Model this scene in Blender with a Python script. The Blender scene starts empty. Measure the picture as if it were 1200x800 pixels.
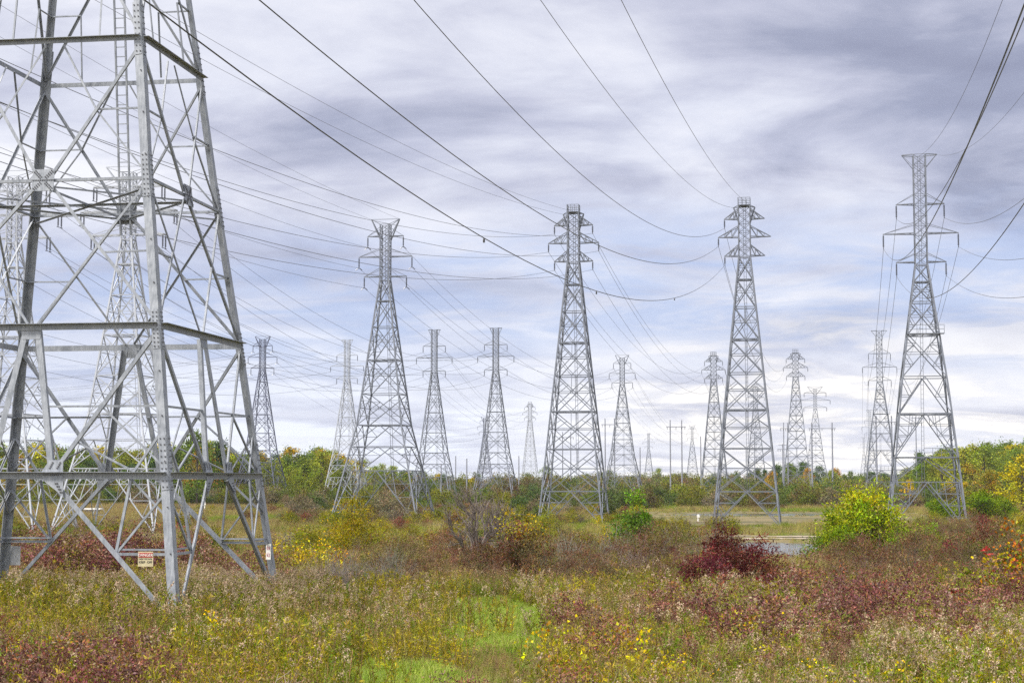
import bpy, math, random
import numpy as np

# ------------------------------------------------------------------ camera, sky, sun, exposure
scene = bpy.context.scene
COL = scene.collection
R = math.radians
F_PX, PITCH, CAM_Z = 2017.0, 0.0809, 4.0        # focal length in pixels of a 1200 px wide picture

cam_d = bpy.data.cameras.new("camera")
cam = bpy.data.objects.new("camera", cam_d)
COL.objects.link(cam)
cam_d.sensor_width = 36.0
cam_d.lens = F_PX / 1200.0 * 36.0
cam_d.clip_start = 0.1
cam_d.clip_end = 12000
cam.location = (0, 0, CAM_Z)
cam.rotation_euler = (math.pi / 2 + PITCH, 0, 0)
scene.camera = cam

scene.view_settings.view_transform = 'Standard'
scene.view_settings.look = 'None'
scene.view_settings.gamma = 1.0
scene.view_settings.use_curve_mapping = False
scene.view_settings.exposure = 0.6
scene.cycles.use_denoising = False
scene.cycles.max_bounces = 6
scene.cycles.diffuse_bounces = 3
scene.cycles.volume_bounces = 1

SUN_EL, SUN_AZ = R(50), R(238)      # azimuth clockwise from +Y (the view direction): behind, a little to the left
sun_d = bpy.data.lights.new("sun", 'SUN')
sun_d.energy = 3.2
sun_d.angle = R(10)
sun_d.color = (1.0, 0.94, 0.86)
sun = bpy.data.objects.new("sun", sun_d)
COL.objects.link(sun)
sun.location = (0, -40, 80)
sun.rotation_euler = (math.pi / 2 - SUN_EL, 0, -SUN_AZ + math.pi)

world = bpy.data.worlds.new("World")
scene.world = world
world.use_nodes = True


class NT:
    """small helper to write node trees"""
    def __init__(self, tree):
        self.t = tree
        self.t.nodes.clear()

    def n(self, typ, props=None, **inp):
        nd = self.t.nodes.new(typ)
        for k, v in (props or {}).items():
            setattr(nd, k, v)
        for k, v in inp.items():
            key = int(k[1:]) if (k[0] == 'i' and k[1:].isdigit()) else k.replace('_', ' ')
            s = nd.inputs[key]
            if isinstance(v, bpy.types.NodeSocket):
                self.t.links.new(v, s)
            else:
                s.default_value = v
        return nd

    def math(self, op, a, b=0.0, clamp=False):
        return self.n('ShaderNodeMath', {'operation': op, 'use_clamp': clamp}, i0=a, i1=b).outputs[0]

    def ramp(self, fac, stops, mode='LINEAR'):
        nd = self.n('ShaderNodeValToRGB', i0=fac)
        cr = nd.color_ramp
        cr.interpolation = mode
        while len(cr.elements) < len(stops):
            cr.elements.new(0.5)
        for e, (p, c) in zip(cr.elements, stops):
            e.position = p
            e.color = (*c, 1) if len(c) == 3 else c
        return nd.outputs[0]

    def mix(self, fac, a, b, blend='MIX'):
        nd = self.n('ShaderNodeMix', {'data_type': 'RGBA', 'blend_type': blend})
        for sock, v in ((nd.inputs[0], fac), (nd.inputs[6], a), (nd.inputs[7], b)):
            if isinstance(v, bpy.types.NodeSocket):
                self.t.links.new(v, sock)
            else:
                sock.default_value = v if not isinstance(v, tuple) or len(v) == 4 else (*v, 1)
        return nd.outputs[2]


def build_sky():
    w = NT(world.node_tree)
    tc = w.n('ShaderNodeTexCoord').outputs['Generated']
    sep = w.n('ShaderNodeSeparateXYZ', i0=tc)
    x, y, z = sep.outputs
    zc = w.math('MAXIMUM', z, 0.0)
    den = w.math('ADD', zc, 0.17)
    u, v = w.math('DIVIDE', x, den), w.math('DIVIDE', y, den)
    pos = w.n('ShaderNodeCombineXYZ', i0=u, i1=v, i2=0.0).outputs[0]
    m1 = w.n('ShaderNodeMapping', Vector=pos, Location=(3.1, 1.7, 0.4), Rotation=(0, 0, R(-14)), Scale=(0.75, 0.95, 1)).outputs[0]
    n1 = w.n('ShaderNodeTexNoise', {'noise_dimensions': '3D'}, Vector=m1, Scale=1.9, Detail=9.0, Roughness=0.55, Distortion=0.45).outputs[0]
    m2 = w.n('ShaderNodeMapping', Vector=pos, Location=(-7.3, 4.2, 2.0), Rotation=(0, 0, R(20)), Scale=(0.9, 1.3, 1)).outputs[0]
    n2 = w.n('ShaderNodeTexNoise', {'noise_dimensions': '3D'}, Vector=m2, Scale=3.0, Detail=10.0, Roughness=0.60, Distortion=0.5).outputs[0]
    m3 = w.n('ShaderNodeMapping', Vector=pos, Location=(11.3, -2.2, 5.0), Scale=(0.35, 0.45, 1)).outputs[0]
    n3 = w.n('ShaderNodeTexNoise', {'noise_dimensions': '3D'}, Vector=m3, Scale=1.0, Detail=4.0, Roughness=0.5).outputs[0]
    nishita = w.n('ShaderNodeTexSky', {'sky_type': 'NISHITA', 'sun_disc': False, 'sun_elevation': SUN_EL,
                                       'sun_rotation': SUN_AZ, 'air_density': 1.0, 'dust_density': 1.5}).outputs[0]
    blue = w.mix(1.0, nishita, (0.085, 0.085, 0.085, 1), 'MULTIPLY')
    # cloud deck: creamy thin parts, grey-lilac thick parts, the thickest high up on the right
    hi = w.n('ShaderNodeMapRange', {'interpolation_type': 'SMOOTHSTEP'}, Value=zc, i1=0.07, i2=0.25, i3=0.0, i4=1.0).outputs[0]
    side = w.math('MULTIPLY', w.math('MULTIPLY', w.math('ADD', x, 0.06), 0.55), hi)
    d = w.math('ADD', w.math('ADD', w.math('MULTIPLY', w.math('SUBTRACT', n1, .5), 1.12), .5), side)
    d = w.math('ADD', d, w.math('MULTIPLY', w.math('SUBTRACT', n2, .5), .42))
    cloud = w.ramp(d, [(0.27, (0.64, 0.645, 0.69)), (0.42, (0.52, 0.535, 0.61)), (0.55, (0.385, 0.40, 0.495)), (0.70, (0.25, 0.27, 0.365)), (0.95, (0.17, 0.185, 0.27))])
    low = w.n('ShaderNodeMapRange', {'interpolation_type': 'SMOOTHSTEP'}, Value=zc, i1=0.02, i2=0.145, i3=1.0, i4=0.0).outputs[0]
    right = w.n('ShaderNodeMapRange', {'interpolation_type': 'SMOOTHSTEP'}, Value=x, i1=-0.05, i2=0.15, i3=0.0, i4=1.0).outputs[0]
    cream = w.mix(right, (0.63, 0.66, 0.74, 1), (0.80, 0.77, 0.73, 1))
    f2 = w.ramp(n2, [(0.43, (0, 0, 0)), (0.58, (1, 1, 1))])
    lowf = w.math('MULTIPLY', low, w.math('ADD', w.math('MULTIPLY', f2, 0.75), 0.22))
    c2 = w.mix(lowf, cloud, cream)
    gap = w.ramp(n3, [(0.42, (1, 1, 1)), (0.58, (0, 0, 0))])
    band = w.n('ShaderNodeMapRange', {'interpolation_type': 'SMOOTHSTEP'}, Value=w.math('ABSOLUTE', w.math('SUBTRACT', zc, .105)), i1=0.015, i2=0.075, i3=1.0, i4=0.15).outputs[0]
    gapf = w.math('MULTIPLY', w.math('MULTIPLY', gap, band), w.math('SUBTRACT', .62, w.math('MULTIPLY', f2, .45)))
    bluish = w.mix(0.75, blue, (0.27, 0.36, 0.62, 1))
    c3 = w.mix(gapf, c2, bluish)
    # overcast, brighter overhead; gain added there and behind the camera to light the ground
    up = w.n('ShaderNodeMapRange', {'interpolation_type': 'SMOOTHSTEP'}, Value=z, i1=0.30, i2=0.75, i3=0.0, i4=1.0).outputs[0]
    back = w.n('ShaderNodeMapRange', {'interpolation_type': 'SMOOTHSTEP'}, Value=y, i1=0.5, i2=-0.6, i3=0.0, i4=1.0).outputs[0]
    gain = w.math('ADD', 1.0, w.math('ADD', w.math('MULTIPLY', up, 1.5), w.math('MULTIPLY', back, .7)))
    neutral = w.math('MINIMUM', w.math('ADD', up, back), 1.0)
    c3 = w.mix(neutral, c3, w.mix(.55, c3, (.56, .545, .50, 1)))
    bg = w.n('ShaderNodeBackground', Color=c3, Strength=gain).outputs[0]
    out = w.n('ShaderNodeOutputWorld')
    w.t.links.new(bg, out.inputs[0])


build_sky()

# ------------------------------------------------------------------ helpers
_c, _s = math.cos(PITCH), math.sin(PITCH)


def at(px, py, Y):
    """the point seen at pixel (px, py) of the 1200x800 photograph at distance Y"""
    u, v = (px - 600) / F_PX, -(py - 400) / F_PX
    k = Y / (_c - v * _s)
    return np.array([u * k, Y, CAM_Z + (_s + v * _c) * k])


def proj(P):
    P = np.asarray(P, float)
    x, y, z = P[..., 0], P[..., 1], P[..., 2] - CAM_Z
    d = y * _c + z * _s
    return 600 + F_PX * x / d, 400 - F_PX * (z * _c - y * _s) / d


def sstep(a, b, t):
    t = np.clip((t - a) / (b - a), 0, 1)
    return t * t * (3 - 2 * t)


def _hash(i, j, s):
    h = np.sin(i * 127.1 + j * 311.7 + s * 74.7) * 43758.5453
    return h - np.floor(h)


def vnoise(x, y, s=0.0):
    i, j = np.floor(x), np.floor(y)
    fx, fy = x - i, y - j
    fx, fy = fx * fx * (3 - 2 * fx), fy * fy * (3 - 2 * fy)
    a, b = _hash(i, j, s), _hash(i + 1, j, s)
    c, d = _hash(i, j + 1, s), _hash(i + 1, j + 1, s)
    return a * (1 - fx) * (1 - fy) + b * fx * (1 - fy) + c * (1 - fx) * fy + d * fx * fy


PONDS = [(25.5, 158.0, 6.5, 19.0), (47.5, 318.0, 20.0, 17.0), (-40.0, 178.0, 26.0, 7.0)]   # x, y, half width, half depth
WATER_Z = -2.22


def pond_f(x, y):
    f = np.zeros_like(np.asarray(x, float))
    for cx, cy, a, b in PONDS:
        r = np.sqrt(((x - cx) / a) ** 2 + ((y - cy) / b) ** 2) + 0.25 * (vnoise(x * .25, y * .12, 3) - .5)
        f = np.maximum(f, 1 - sstep(0.85, 1.12, r))
    return f


def ground_z(x, y):
    x, y = np.asarray(x, float), np.asarray(y, float)
    z = -2.0 * sstep(70, 116, y)
    z = z + 0.22 * (vnoise(x * .09, y * .09, 1) - .5) * (1 - .5 * sstep(100, 160, y))
    far = sstep(330, 700, y)
    z = z + far * 2.0 * (vnoise(x * .012, y * .008, 2) - .3)
    z = z + sstep(900, 2500, y) * 6.0
    return z - 0.55 * pond_f(x, y)


class MB:
    """collects quads and links them as ONE mesh object"""
    def __init__(self):
        self.v, self.f, self.c, self.m, self.nv = [], [], [], [], 0

    def quads(self, Q, col=None, mat=0):
        """Q: (n,4,3)"""
        Q = np.asarray(Q, float).reshape(-1, 4, 3)
        n = len(Q)
        self.v.append(Q.reshape(-1, 3))
        self.f.append(np.arange(4 * n).reshape(-1, 4) + self.nv)
        self.nv += 4 * n
        if col is None:
            col = np.ones((n, 3)) * .5
        col = np.asarray(col, float)
        if col.ndim == 1:
            col = np.tile(col, (n, 1))
        self.c.append(col)
        self.m.append(np.full(n, mat))

    def bars(self, A, B, w, h=None, ref=None, ext=0.0, col=None, mat=0):
        """square bars from A to B (arrays of points); ref: direction the h side faces"""
        A, B = np.atleast_2d(np.asarray(A, float)), np.atleast_2d(np.asarray(B, float))
        d = B - A
        L = np.linalg.norm(d, axis=1, keepdims=True)
        d = d / np.maximum(L, 1e-9)
        A, B = A - d * ext, B + d * ext
        if ref is None:
            rf = np.where(np.abs(d[:, 2:3]) > .95, np.array([[1., 0, 0]]), np.array([[0, 0, 1.]]))
        else:
            rf = np.tile(np.asarray(ref, float), (len(A), 1))
        s = np.cross(d, rf)
        s /= np.maximum(np.linalg.norm(s, axis=1, keepdims=True), 1e-9)
        t = np.cross(s, d)
        w = np.asarray(w, float).reshape(-1, 1) if np.ndim(w) else w
        h = w if h is None else h
        s, t = s * w / 2, t * h / 2
        a = [A + s + t, A - s + t, A - s - t, A + s - t]
        b = [B + s + t, B - s + t, B - s - t, B + s - t]
        for i in range(4):
            j = (i + 1) % 4
            self.quads(np.stack([a[i], a[j], b[j], b[i]], 1), col, mat)
        self.quads(np.stack([a[3], a[2], a[1], a[0]], 1), col, mat)
        self.quads(np.stack([b[0], b[1], b[2], b[3]], 1), col, mat)

    def angle(self, a, b, n, w=.12, th=.014, w2=None, side=1):
        """a steel angle from a to b: one flange in the face whose outward normal is n, one turned inwards"""
        a, b, n = np.asarray(a, float), np.asarray(b, float), np.asarray(n, float)
        d = (b - a) / np.linalg.norm(b - a)
        n = n - d * (n @ d)
        n /= np.linalg.norm(n)
        t = np.cross(d, n) * side
        w2 = w * .65 if w2 is None else w2
        self.bars(a, b, w, th, ref=n)
        o = t * (w / 2 - th / 2) - n * (w2 / 2 + th / 2 + .001)
        self.bars(a + o, b + o, th, w2, ref=n)

    def tube(self, pts, rad, sides=4, col=None, mat=0):
        P = np.asarray(pts, float)
        n = len(P)
        rad = np.broadcast_to(np.asarray(rad, float), (n,))
        T = np.gradient(P, axis=0)
        T /= np.maximum(np.linalg.norm(T, axis=1, keepdims=True), 1e-9)
        rf = np.where(np.abs(T[:, 2:3]) > .9, np.array([[1., 0, 0]]), np.array([[0, 0, 1.]]))
        S = np.cross(T, rf)
        S /= np.maximum(np.linalg.norm(S, axis=1, keepdims=True), 1e-9)
        U = np.cross(S, T)
        ring = [P + (S * math.cos(2 * math.pi * k / sides) + U * math.sin(2 * math.pi * k / sides)) * rad[:, None] for k in range(sides)]
        for k in range(sides):
            a, b = ring[k], ring[(k + 1) % sides]
            self.quads(np.stack([a[:-1], b[:-1], b[1:], a[1:]], 1), col, mat)

    def lathe(self, c, prof, sides=10, axis=2, col=None, mat=0):
        """prof: (r, h) pairs along +z from c"""
        c = np.asarray(c, float)
        ang = np.linspace(0, 2 * math.pi, sides + 1)
        rows = [np.stack([c[0] + r * np.cos(ang), c[1] + r * np.sin(ang), np.full_like(ang, c[2] + h)], 1) for r, h in prof]
        for a, b in zip(rows[:-1], rows[1:]):
            self.quads(np.stack([a[:-1], a[1:], b[1:], b[:-1]], 1), col, mat)

    def mesh(self, name, mats, smooth=False):
        me = bpy.data.meshes.new(name)
        if self.nv:
            V = np.concatenate(self.v)
            Fc = np.concatenate(self.f)
            me.vertices.add(len(V))
            me.vertices.foreach_set('co', V.astype(np.float32).ravel())
            me.loops.add(Fc.size)
            me.loops.foreach_set('vertex_index', Fc.astype(np.int32).ravel())
            me.polygons.add(len(Fc))
            me.polygons.foreach_set('loop_start', np.arange(0, Fc.size, 4, dtype=np.int32))
            me.polygons.foreach_set('material_index', np.concatenate(self.m).astype(np.int32))
            at_ = me.attributes.new('tint', 'FLOAT_COLOR', 'FACE')
            C = np.concatenate(self.c)
            at_.data.foreach_set('color', np.hstack([C, np.ones((len(C), 1))]).astype(np.float32).ravel())
            me.update(calc_edges=True)
            if smooth:
                me.polygons.foreach_set('use_smooth', np.ones(len(Fc), bool))
        for m in (mats if isinstance(mats, (list, tuple)) else [mats]):
            me.materials.append(m)
        return me

    def build(self, name, mats, parent=None, smooth=False):
        return link(name, self.mesh(name, mats, smooth), parent)


def link(name, data, parent=None, loc=None, rz=0.0):
    o = bpy.data.objects.new(name, data)
    COL.objects.link(o)
    if parent is not None:
        o.parent = parent
    if loc is not None:
        o.location = loc
        o.rotation_euler = (0, 0, rz)
    return o


def tag(o, label=None, cat=None, group=None, kind=None):
    if label and len(label.split()) > 16:
        print('LONG', label)
    for k, v in (('label', label), ('category', cat), ('group', group), ('kind', kind)):
        if v:
            o[k] = v
    return o


def copy_tree(o, skip=None):
    kids = [c for c in bpy.data.objects if c.parent == o]
    r = o.copy()
    COL.objects.link(r)
    for ch in kids:
        if skip and skip(ch):
            continue
        c = ch.copy()
        COL.objects.link(c)
        c.parent = r
        for g in [k for k in bpy.data.objects if k.parent == ch]:
            d = g.copy()
            COL.objects.link(d)
            d.parent = c
    return r


# ------------------------------------------------------------------ materials
def new_mat(name):
    m = bpy.data.materials.new(name)
    m.use_nodes = True
    return m, NT(m.node_tree)


def finish(w, shader):
    out = w.n('ShaderNodeOutputMaterial')
    w.t.links.new(shader, out.inputs[0])


def steel(name, lo, hi, rough=.55, metal=.25, scale=3.0):
    m, w = new_mat(name)
    tc = w.n('ShaderNodeTexCoord').outputs['Object']
    a = w.n('ShaderNodeTexNoise', Vector=tc, Scale=scale, Detail=6.0, Roughness=.65).outputs[0]
    st = w.n('ShaderNodeMapping', Vector=tc, Scale=(9, 9, .7)).outputs[0]
    b = w.n('ShaderNodeTexNoise', Vector=st, Scale=2.0, Detail=4.0, Roughness=.6).outputs[0]
    f = w.math('ADD', w.math('MULTIPLY', a, .55), w.math('MULTIPLY', b, .45))
    col = w.ramp(f, [(.34, lo), (.62, hi)])
    rs = w.n('ShaderNodeMapRange', Value=a, i1=.3, i2=.7, i3=rough - .1, i4=rough + .12).outputs[0]
    p = w.n('ShaderNodeBsdfPrincipled', Base_Color=col, Roughness=rs, Metallic=metal).outputs[0]
    finish(w, p)
    return m


def plain(name, col, rough=.6, metal=0.0, var=.15, scale=8.0):
    m, w = new_mat(name)
    tc = w.n('ShaderNodeTexCoord').outputs['Object']
    a = w.n('ShaderNodeTexNoise', Vector=tc, Scale=scale, Detail=4.0).outputs[0]
    c = w.ramp(a, [(.3, tuple(k * (1 - var) for k in col)), (.7, tuple(min(1, k * (1 + var)) for k in col))])
    finish(w, w.n('ShaderNodeBsdfPrincipled', Base_Color=c, Roughness=rough, Metallic=metal).outputs[0])
    return m


def leaf_mat(name, trans=.35, vary=.25):
    m, w = new_mat(name)
    at_ = w.n('ShaderNodeAttribute', {'attribute_name': 'tint'}).outputs['Color']
    rnd = w.n('ShaderNodeObjectInfo').outputs['Random']
    g = w.n('ShaderNodeMapRange', Value=rnd, i1=0, i2=1, i3=1 - vary, i4=1 + vary).outputs[0]
    hsv = w.n('ShaderNodeHueSaturation', Color=at_, Value=g, Saturation=1.14,
              Hue=w.n('ShaderNodeMapRange', Value=w.math('FRACT', w.math('MULTIPLY', rnd, 7.3)), i1=0, i2=1, i3=.485, i4=.512).outputs[0]).outputs[0]
    d = w.n('ShaderNodeBsdfDiffuse', Color=hsv, Roughness=.6).outputs[0]
    t = w.n('ShaderNodeBsdfTranslucent', Color=hsv).outputs[0]
    mx = w.n('ShaderNodeMixShader', i0=trans, i1=d, i2=t).outputs[0]
    gl = w.n('ShaderNodeBsdfGlossy', Color=(.9, .9, .9, 1), Roughness=.55).outputs[0]
    finish(w, w.n('ShaderNodeMixShader', i0=.015, i1=mx, i2=gl).outputs[0])
    return m


M_NEAR = steel('galvanised_steel_near', (.125, .14, .165), (.29, .31, .345), .5, .12, 2.8)
M_FAR = steel('galvanised_steel', (.085, .097, .125), (.165, .18, .215), .55, .1, .8)
M_DARKSTEEL = steel('weathered_steel', (.045, .05, .09), (.085, .095, .15), .6, .2, .8)
M_HAZE_FADED = steel('haze_faded_steel', (.27, .29, .33), (.36, .38, .42), .55, .1, .8)  # same steel with the fading of hazy air put into its colour
M_BOLT = plain('bolt_steel', (.12, .12, .13), .5, .5)
M_INS = plain('insulator_glass', (.055, .06, .08), .25)
M_WIRE = plain('aluminium_wire', (.09, .095, .11), .5, .4)
M_POLE = plain('pole_grey', (.20, .21, .25), .7)
M_WOODPOLE = plain('pole_wood', (.16, .09, .05), .8)
M_LEAF = leaf_mat('foliage', .18, .22)
M_DRY = leaf_mat('dry_stems', .15, .2)
M_BARK = leaf_mat('bark', 0.0, .12)
M_WHITE = plain('white_enamel', (.78, .76, .72), .4, var=.05)
M_CREAM = plain('cream_enamel', (.46, .40, .25), .5, var=.15)
M_RED = plain('red_enamel', (.32, .045, .035), .45, var=.1)
M_BLACK = plain('black_paint', (.03, .03, .03), .5)
M_PINK = plain('faded_red_paint', (.45, .10, .16), .5)


def ground_material():
    m, w = new_mat('meadow_soil')
    pos = w.n('ShaderNodeNewGeometry').outputs['Position']
    a = w.n('ShaderNodeTexNoise', Vector=pos, Scale=.09, Detail=8.0, Roughness=.65).outputs[0]
    b = w.n('ShaderNodeTexNoise', Vector=pos, Scale=1.4, Detail=8.0, Roughness=.7).outputs[0]
    c1 = w.ramp(a, [(.32, (.055, .06, .018)), (.48, (.11, .095, .035)), (.60, (.17, .135, .06)), (.72, (.10, .10, .03))])
    c2 = w.ramp(b, [(.3, (.6, .55, .5)), (.7, (1.25, 1.2, 1.1))])
    col = w.mix(1.0, c1, c2, 'MULTIPLY')
    bmp = w.n('ShaderNodeBump', Strength=.6, Distance=.2, Height=b).outputs[0]
    finish(w, w.n('ShaderNodeBsdfPrincipled', Base_Color=col, Roughness=.95, Normal=bmp).outputs[0])
    return m


def water_material():
    m, w = new_mat('pond_water')
    pos = w.n('ShaderNodeNewGeometry').outputs['Position']
    mp = w.n('ShaderNodeMapping', Vector=pos, Scale=(1.0, 2.2, 1)).outputs[0]
    b = w.n('ShaderNodeTexNoise', Vector=mp, Scale=2.5, Detail=3.0).outputs[0]
    bmp = w.n('ShaderNodeBump', Strength=.22, Distance=.08, Height=b).outputs[0]
    finish(w, w.n('ShaderNodeBsdfPrincipled', Base_Color=(.035, .04, .035, 1), Roughness=.12, IOR=1.33, Normal=bmp).outputs[0])
    return m


M_GROUND = ground_material()
M_WATER = water_material()
M_SAND = plain('sandy_gravel', (.27, .22, .155), .95, var=.35, scale=.9)


# ------------------------------------------------------------------ terrain, ponds, tracks
def axis_steps(edges):
    out = []
    for (a, b, s) in edges:
        out += list(np.arange(a, b, s))
    return np.array(out + [edges[-1][1]])


def terrain():
    ys = axis_steps([(-150, 20, 10), (20, 130, 1.5), (130, 360, 3), (360, 900, 15), (900, 2600, 80)])
    xs = axis_steps([(-1400, -300, 50), (-300, -90, 8), (-90, 110, 2.0), (110, 320, 8), (320, 1400, 50)])
    X, Y = np.meshgrid(xs, ys)
    Z = ground_z(X, Y)
    P = np.stack([X, Y, Z], -1)
    nv = len(xs)
    V = P.reshape(-1, 3)
    i = np.arange(len(ys) - 1)[:, None] * nv + np.arange(nv - 1)[None]
    Fc = np.stack([i, i + 1, i + 1 + nv, i + nv], -1).reshape(-1, 4)
    me = bpy.data.meshes.new('ground')
    me.vertices.add(len(V))
    me.vertices.foreach_set('co', V.astype(np.float32).ravel())
    me.loops.add(Fc.size)
    me.loops.foreach_set('vertex_index', Fc.astype(np.int32).ravel())
    me.polygons.add(len(Fc))
    me.polygons.foreach_set('loop_start', np.arange(0, Fc.size, 4, dtype=np.int32))
    me.update(calc_edges=True)
    me.polygons.foreach_set('use_smooth', np.ones(len(Fc), bool))
    me.materials.append(M_GROUND)
    tag(link('ground', me), kind='structure')
    for cx, cy, a, b in PONDS:
        mb = MB()
        n = 40
        t = np.linspace(0, 2 * math.pi, n + 1)
        rim = np.stack([cx + 1.12 * a * np.cos(t), cy + 1.12 * b * np.sin(t), np.full(n + 1, WATER_Z)], 1)
        c = np.tile([cx, cy, WATER_Z], (n // 2, 1))
        mb.quads(np.stack([c, rim[0:-2:2], rim[1:-1:2], rim[2::2]], 1))
        tag(mb.build('pond_water', M_WATER), kind='structure')

    def strip(name, x0, x1, yf, wf, mat):
        mb = MB()
        xx = np.linspace(x0, x1, int((x1 - x0) / .6))
        yy = np.array([yf(x) for x in xx])
        ww = np.array([wf(x) for x in xx])
        ww = ww * (.55 + .9 * vnoise(xx * .45, xx * 0 + 3, 51)) + .5 * (vnoise(xx * 1.3, xx * 0 + 7, 52) - .5)
        yy = yy + 1.6 * (vnoise(xx * .3, xx * 0 + 1, 53) - .5)
        lo = np.stack([xx, yy - ww, ground_z(xx, yy - ww) + .05], 1)
        hi = np.stack([xx, yy + ww, ground_z(xx, yy + ww) + .05], 1)
        mb.quads(np.stack([lo[:-1], lo[1:], hi[1:], hi[:-1]], 1))
        tag(mb.build(name, mat), kind='structure')
    strip('path', -70, 80, lambda x: 187 + .02 * x + 1.2 * math.sin(x * .11), lambda x: 1.5 + .6 * math.sin(x * .37 + 1), M_SAND)
    strip('sand_bank', 24, 31.0, lambda x: 181 + .02 * x, lambda x: 1.5 + .6 * math.sin(x * .8) + .4 * math.sin(x * 2.1), M_SAND)
    strip('far_track', -160, -80, lambda x: 330, lambda x: 5 + math.sin(x * .1), plain('pale_gravel', (.42, .42, .42), .95, var=.1, scale=.5))


terrain()

# ------------------------------------------------------------------ transmission towers
CORN = [(-1, -1), (1, -1), (1, 1), (-1, 1)]


class Profile:
    def __init__(self, pts):
        self.z = [p[0] for p in pts]
        self.h = [p[1] for p in pts]

    def half(self, z):
        return float(np.interp(z, self.z, self.h))

    def corner(self, k, z):
        h = self.half(z)
        return np.array([CORN[k % 4][0] * h, CORN[k % 4][1] * h, z])

    def face(self, k, u, z):
        """point on face k, u = -1..1 between its corners k and k+1"""
        a, b = self.corner(k, z), self.corner(k + 1, z)
        return a + (b - a) * (u + 1) / 2


def face_normal(k):
    a, b = np.array(CORN[k]), np.array(CORN[(k + 1) % 4])
    m = (a + b) / 2
    return np.array([m[0], m[1], 0.0])


def lerp(a, b, t):
    return np.asarray(a) + (np.asarray(b) - np.asarray(a)) * t


def face_bars(pf, k, levels, styles, wm, wr, skip_first=True):
    """bracing of one face: list of (a, b, width)"""
    out = []
    for i, st in enumerate(styles):
        z0, z1 = levels[i], levels[i + 1]
        zm = (z0 + z1) / 2
        L0, R0, L1, R1 = pf.face(k, -1, z0), pf.face(k, 1, z0), pf.face(k, -1, z1), pf.face(k, 1, z1)
        h0, h1 = pf.half(z0), pf.half(z1)
        tx = h0 / (h0 + h1)
        X = lerp(L0, R1, tx)
        out.append((L1, R1, wm))
        if st in 'xXD':
            out += [(L0, R1, wm), (R0, L1, wm)]
        if st == 'X':                       # redundants from the half points of the diagonals to the legs
            zx = X[2]
            out.append((pf.face(k, -1, zx), pf.face(k, 1, zx), wr))
            for (c, s) in ((L0, -1), (R0, 1)):
                q = lerp(c, X, .5)
                out += [(q, pf.face(k, s, q[2]), wr), (q, pf.face(k, s, zx), wr)]
            for (c, s) in ((L1, -1), (R1, 1)):
                q = lerp(c, X, .5)
                out += [(q, pf.face(k, s, q[2]), wr), (q, pf.face(k, s, zx), wr)]
        if st == 'D':                       # deep panel with a middle girt and stars
            zx = X[2]
            out.append((pf.face(k, -1, zx), pf.face(k, 1, zx), wr * 1.2))
            T, B_ = pf.face(k, 0, z1), pf.face(k, 0, z0)
            out += [(X, T, wr)]
            for (c, d, s) in ((L0, L1, -1), (R0, R1, 1)):
                q, q2 = lerp(c, X, .5), lerp(d, X, .5)
                out += [(q, pf.face(k, s, zx), wr), (q2, pf.face(k, s, zx), wr), (q, B_, wr)]
        if st in 'KM':                      # inverted V from the middle of the top girt to the feet
            T = pf.face(k, 0, z1)
            out += [(T, L0, wm), (T, R0, wm)]
            nr = 3 if st == 'K' else 4
            for (c, s) in ((L0, -1), (R0, 1)):
                prev = pf.face(k, s, z1)
                for j in range(1, nr):
                    q = lerp(T, c, j / nr)
                    lg = pf.face(k, s, q[2])
                    out += [(q, lg, wr), (q, prev, wr)]
                    top = pf.face(k, s * j / nr * .98, z1) if st == 'M' else None
                    if top is not None and j < nr - 1:
                        out.append((q, top, wr))
                    prev = lg
        if st == 'V':                       # V: from the corners below up to the middle girt point and stars
            T = pf.face(k, 0, z1)
            out += [(L0, T, wm), (R0, T, wm)]
            for (c, d, s) in ((L0, L1, -1), (R0, R1, 1)):
                q = lerp(c, T, .5)
                out += [(q, pf.face(k, s, zm), wr), (q, d, wr)]
    return out


def insulator_mesh(length, hook):
    mb = MB()
    n = max(6, int(length / .14))
    prof = [(.035, 0), (.035, -.12)]
    for i in range(n):
        z = -.12 - (length - .24) * i / n
        dz = (length - .24) / n
        prof += [(.05, z - dz * .15), (.125, z - dz * .35), (.125, z - dz * .6), (.05, z - dz * .85)]
    prof += [(.04, -length + .1), (.04, -length)]
    mb.lathe((0, 0, 0), prof[::-1], 8)
    mb.bars((0, -.35, -length - .03), (0, .35, -length - .03), .09, .07)      # suspension clamp
    if hook:                                                            # short jumper horns below the string
        mb.tube([(-.45, -.1, -length - .35), (-.2, 0, -length - .1), (0, 0, -length), (.2, 0, -length - .1), (.45, .1, -length - .35)], .05, 5)
    return mb.mesh('insulator', M_INS)


INS_MESH = {}


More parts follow.
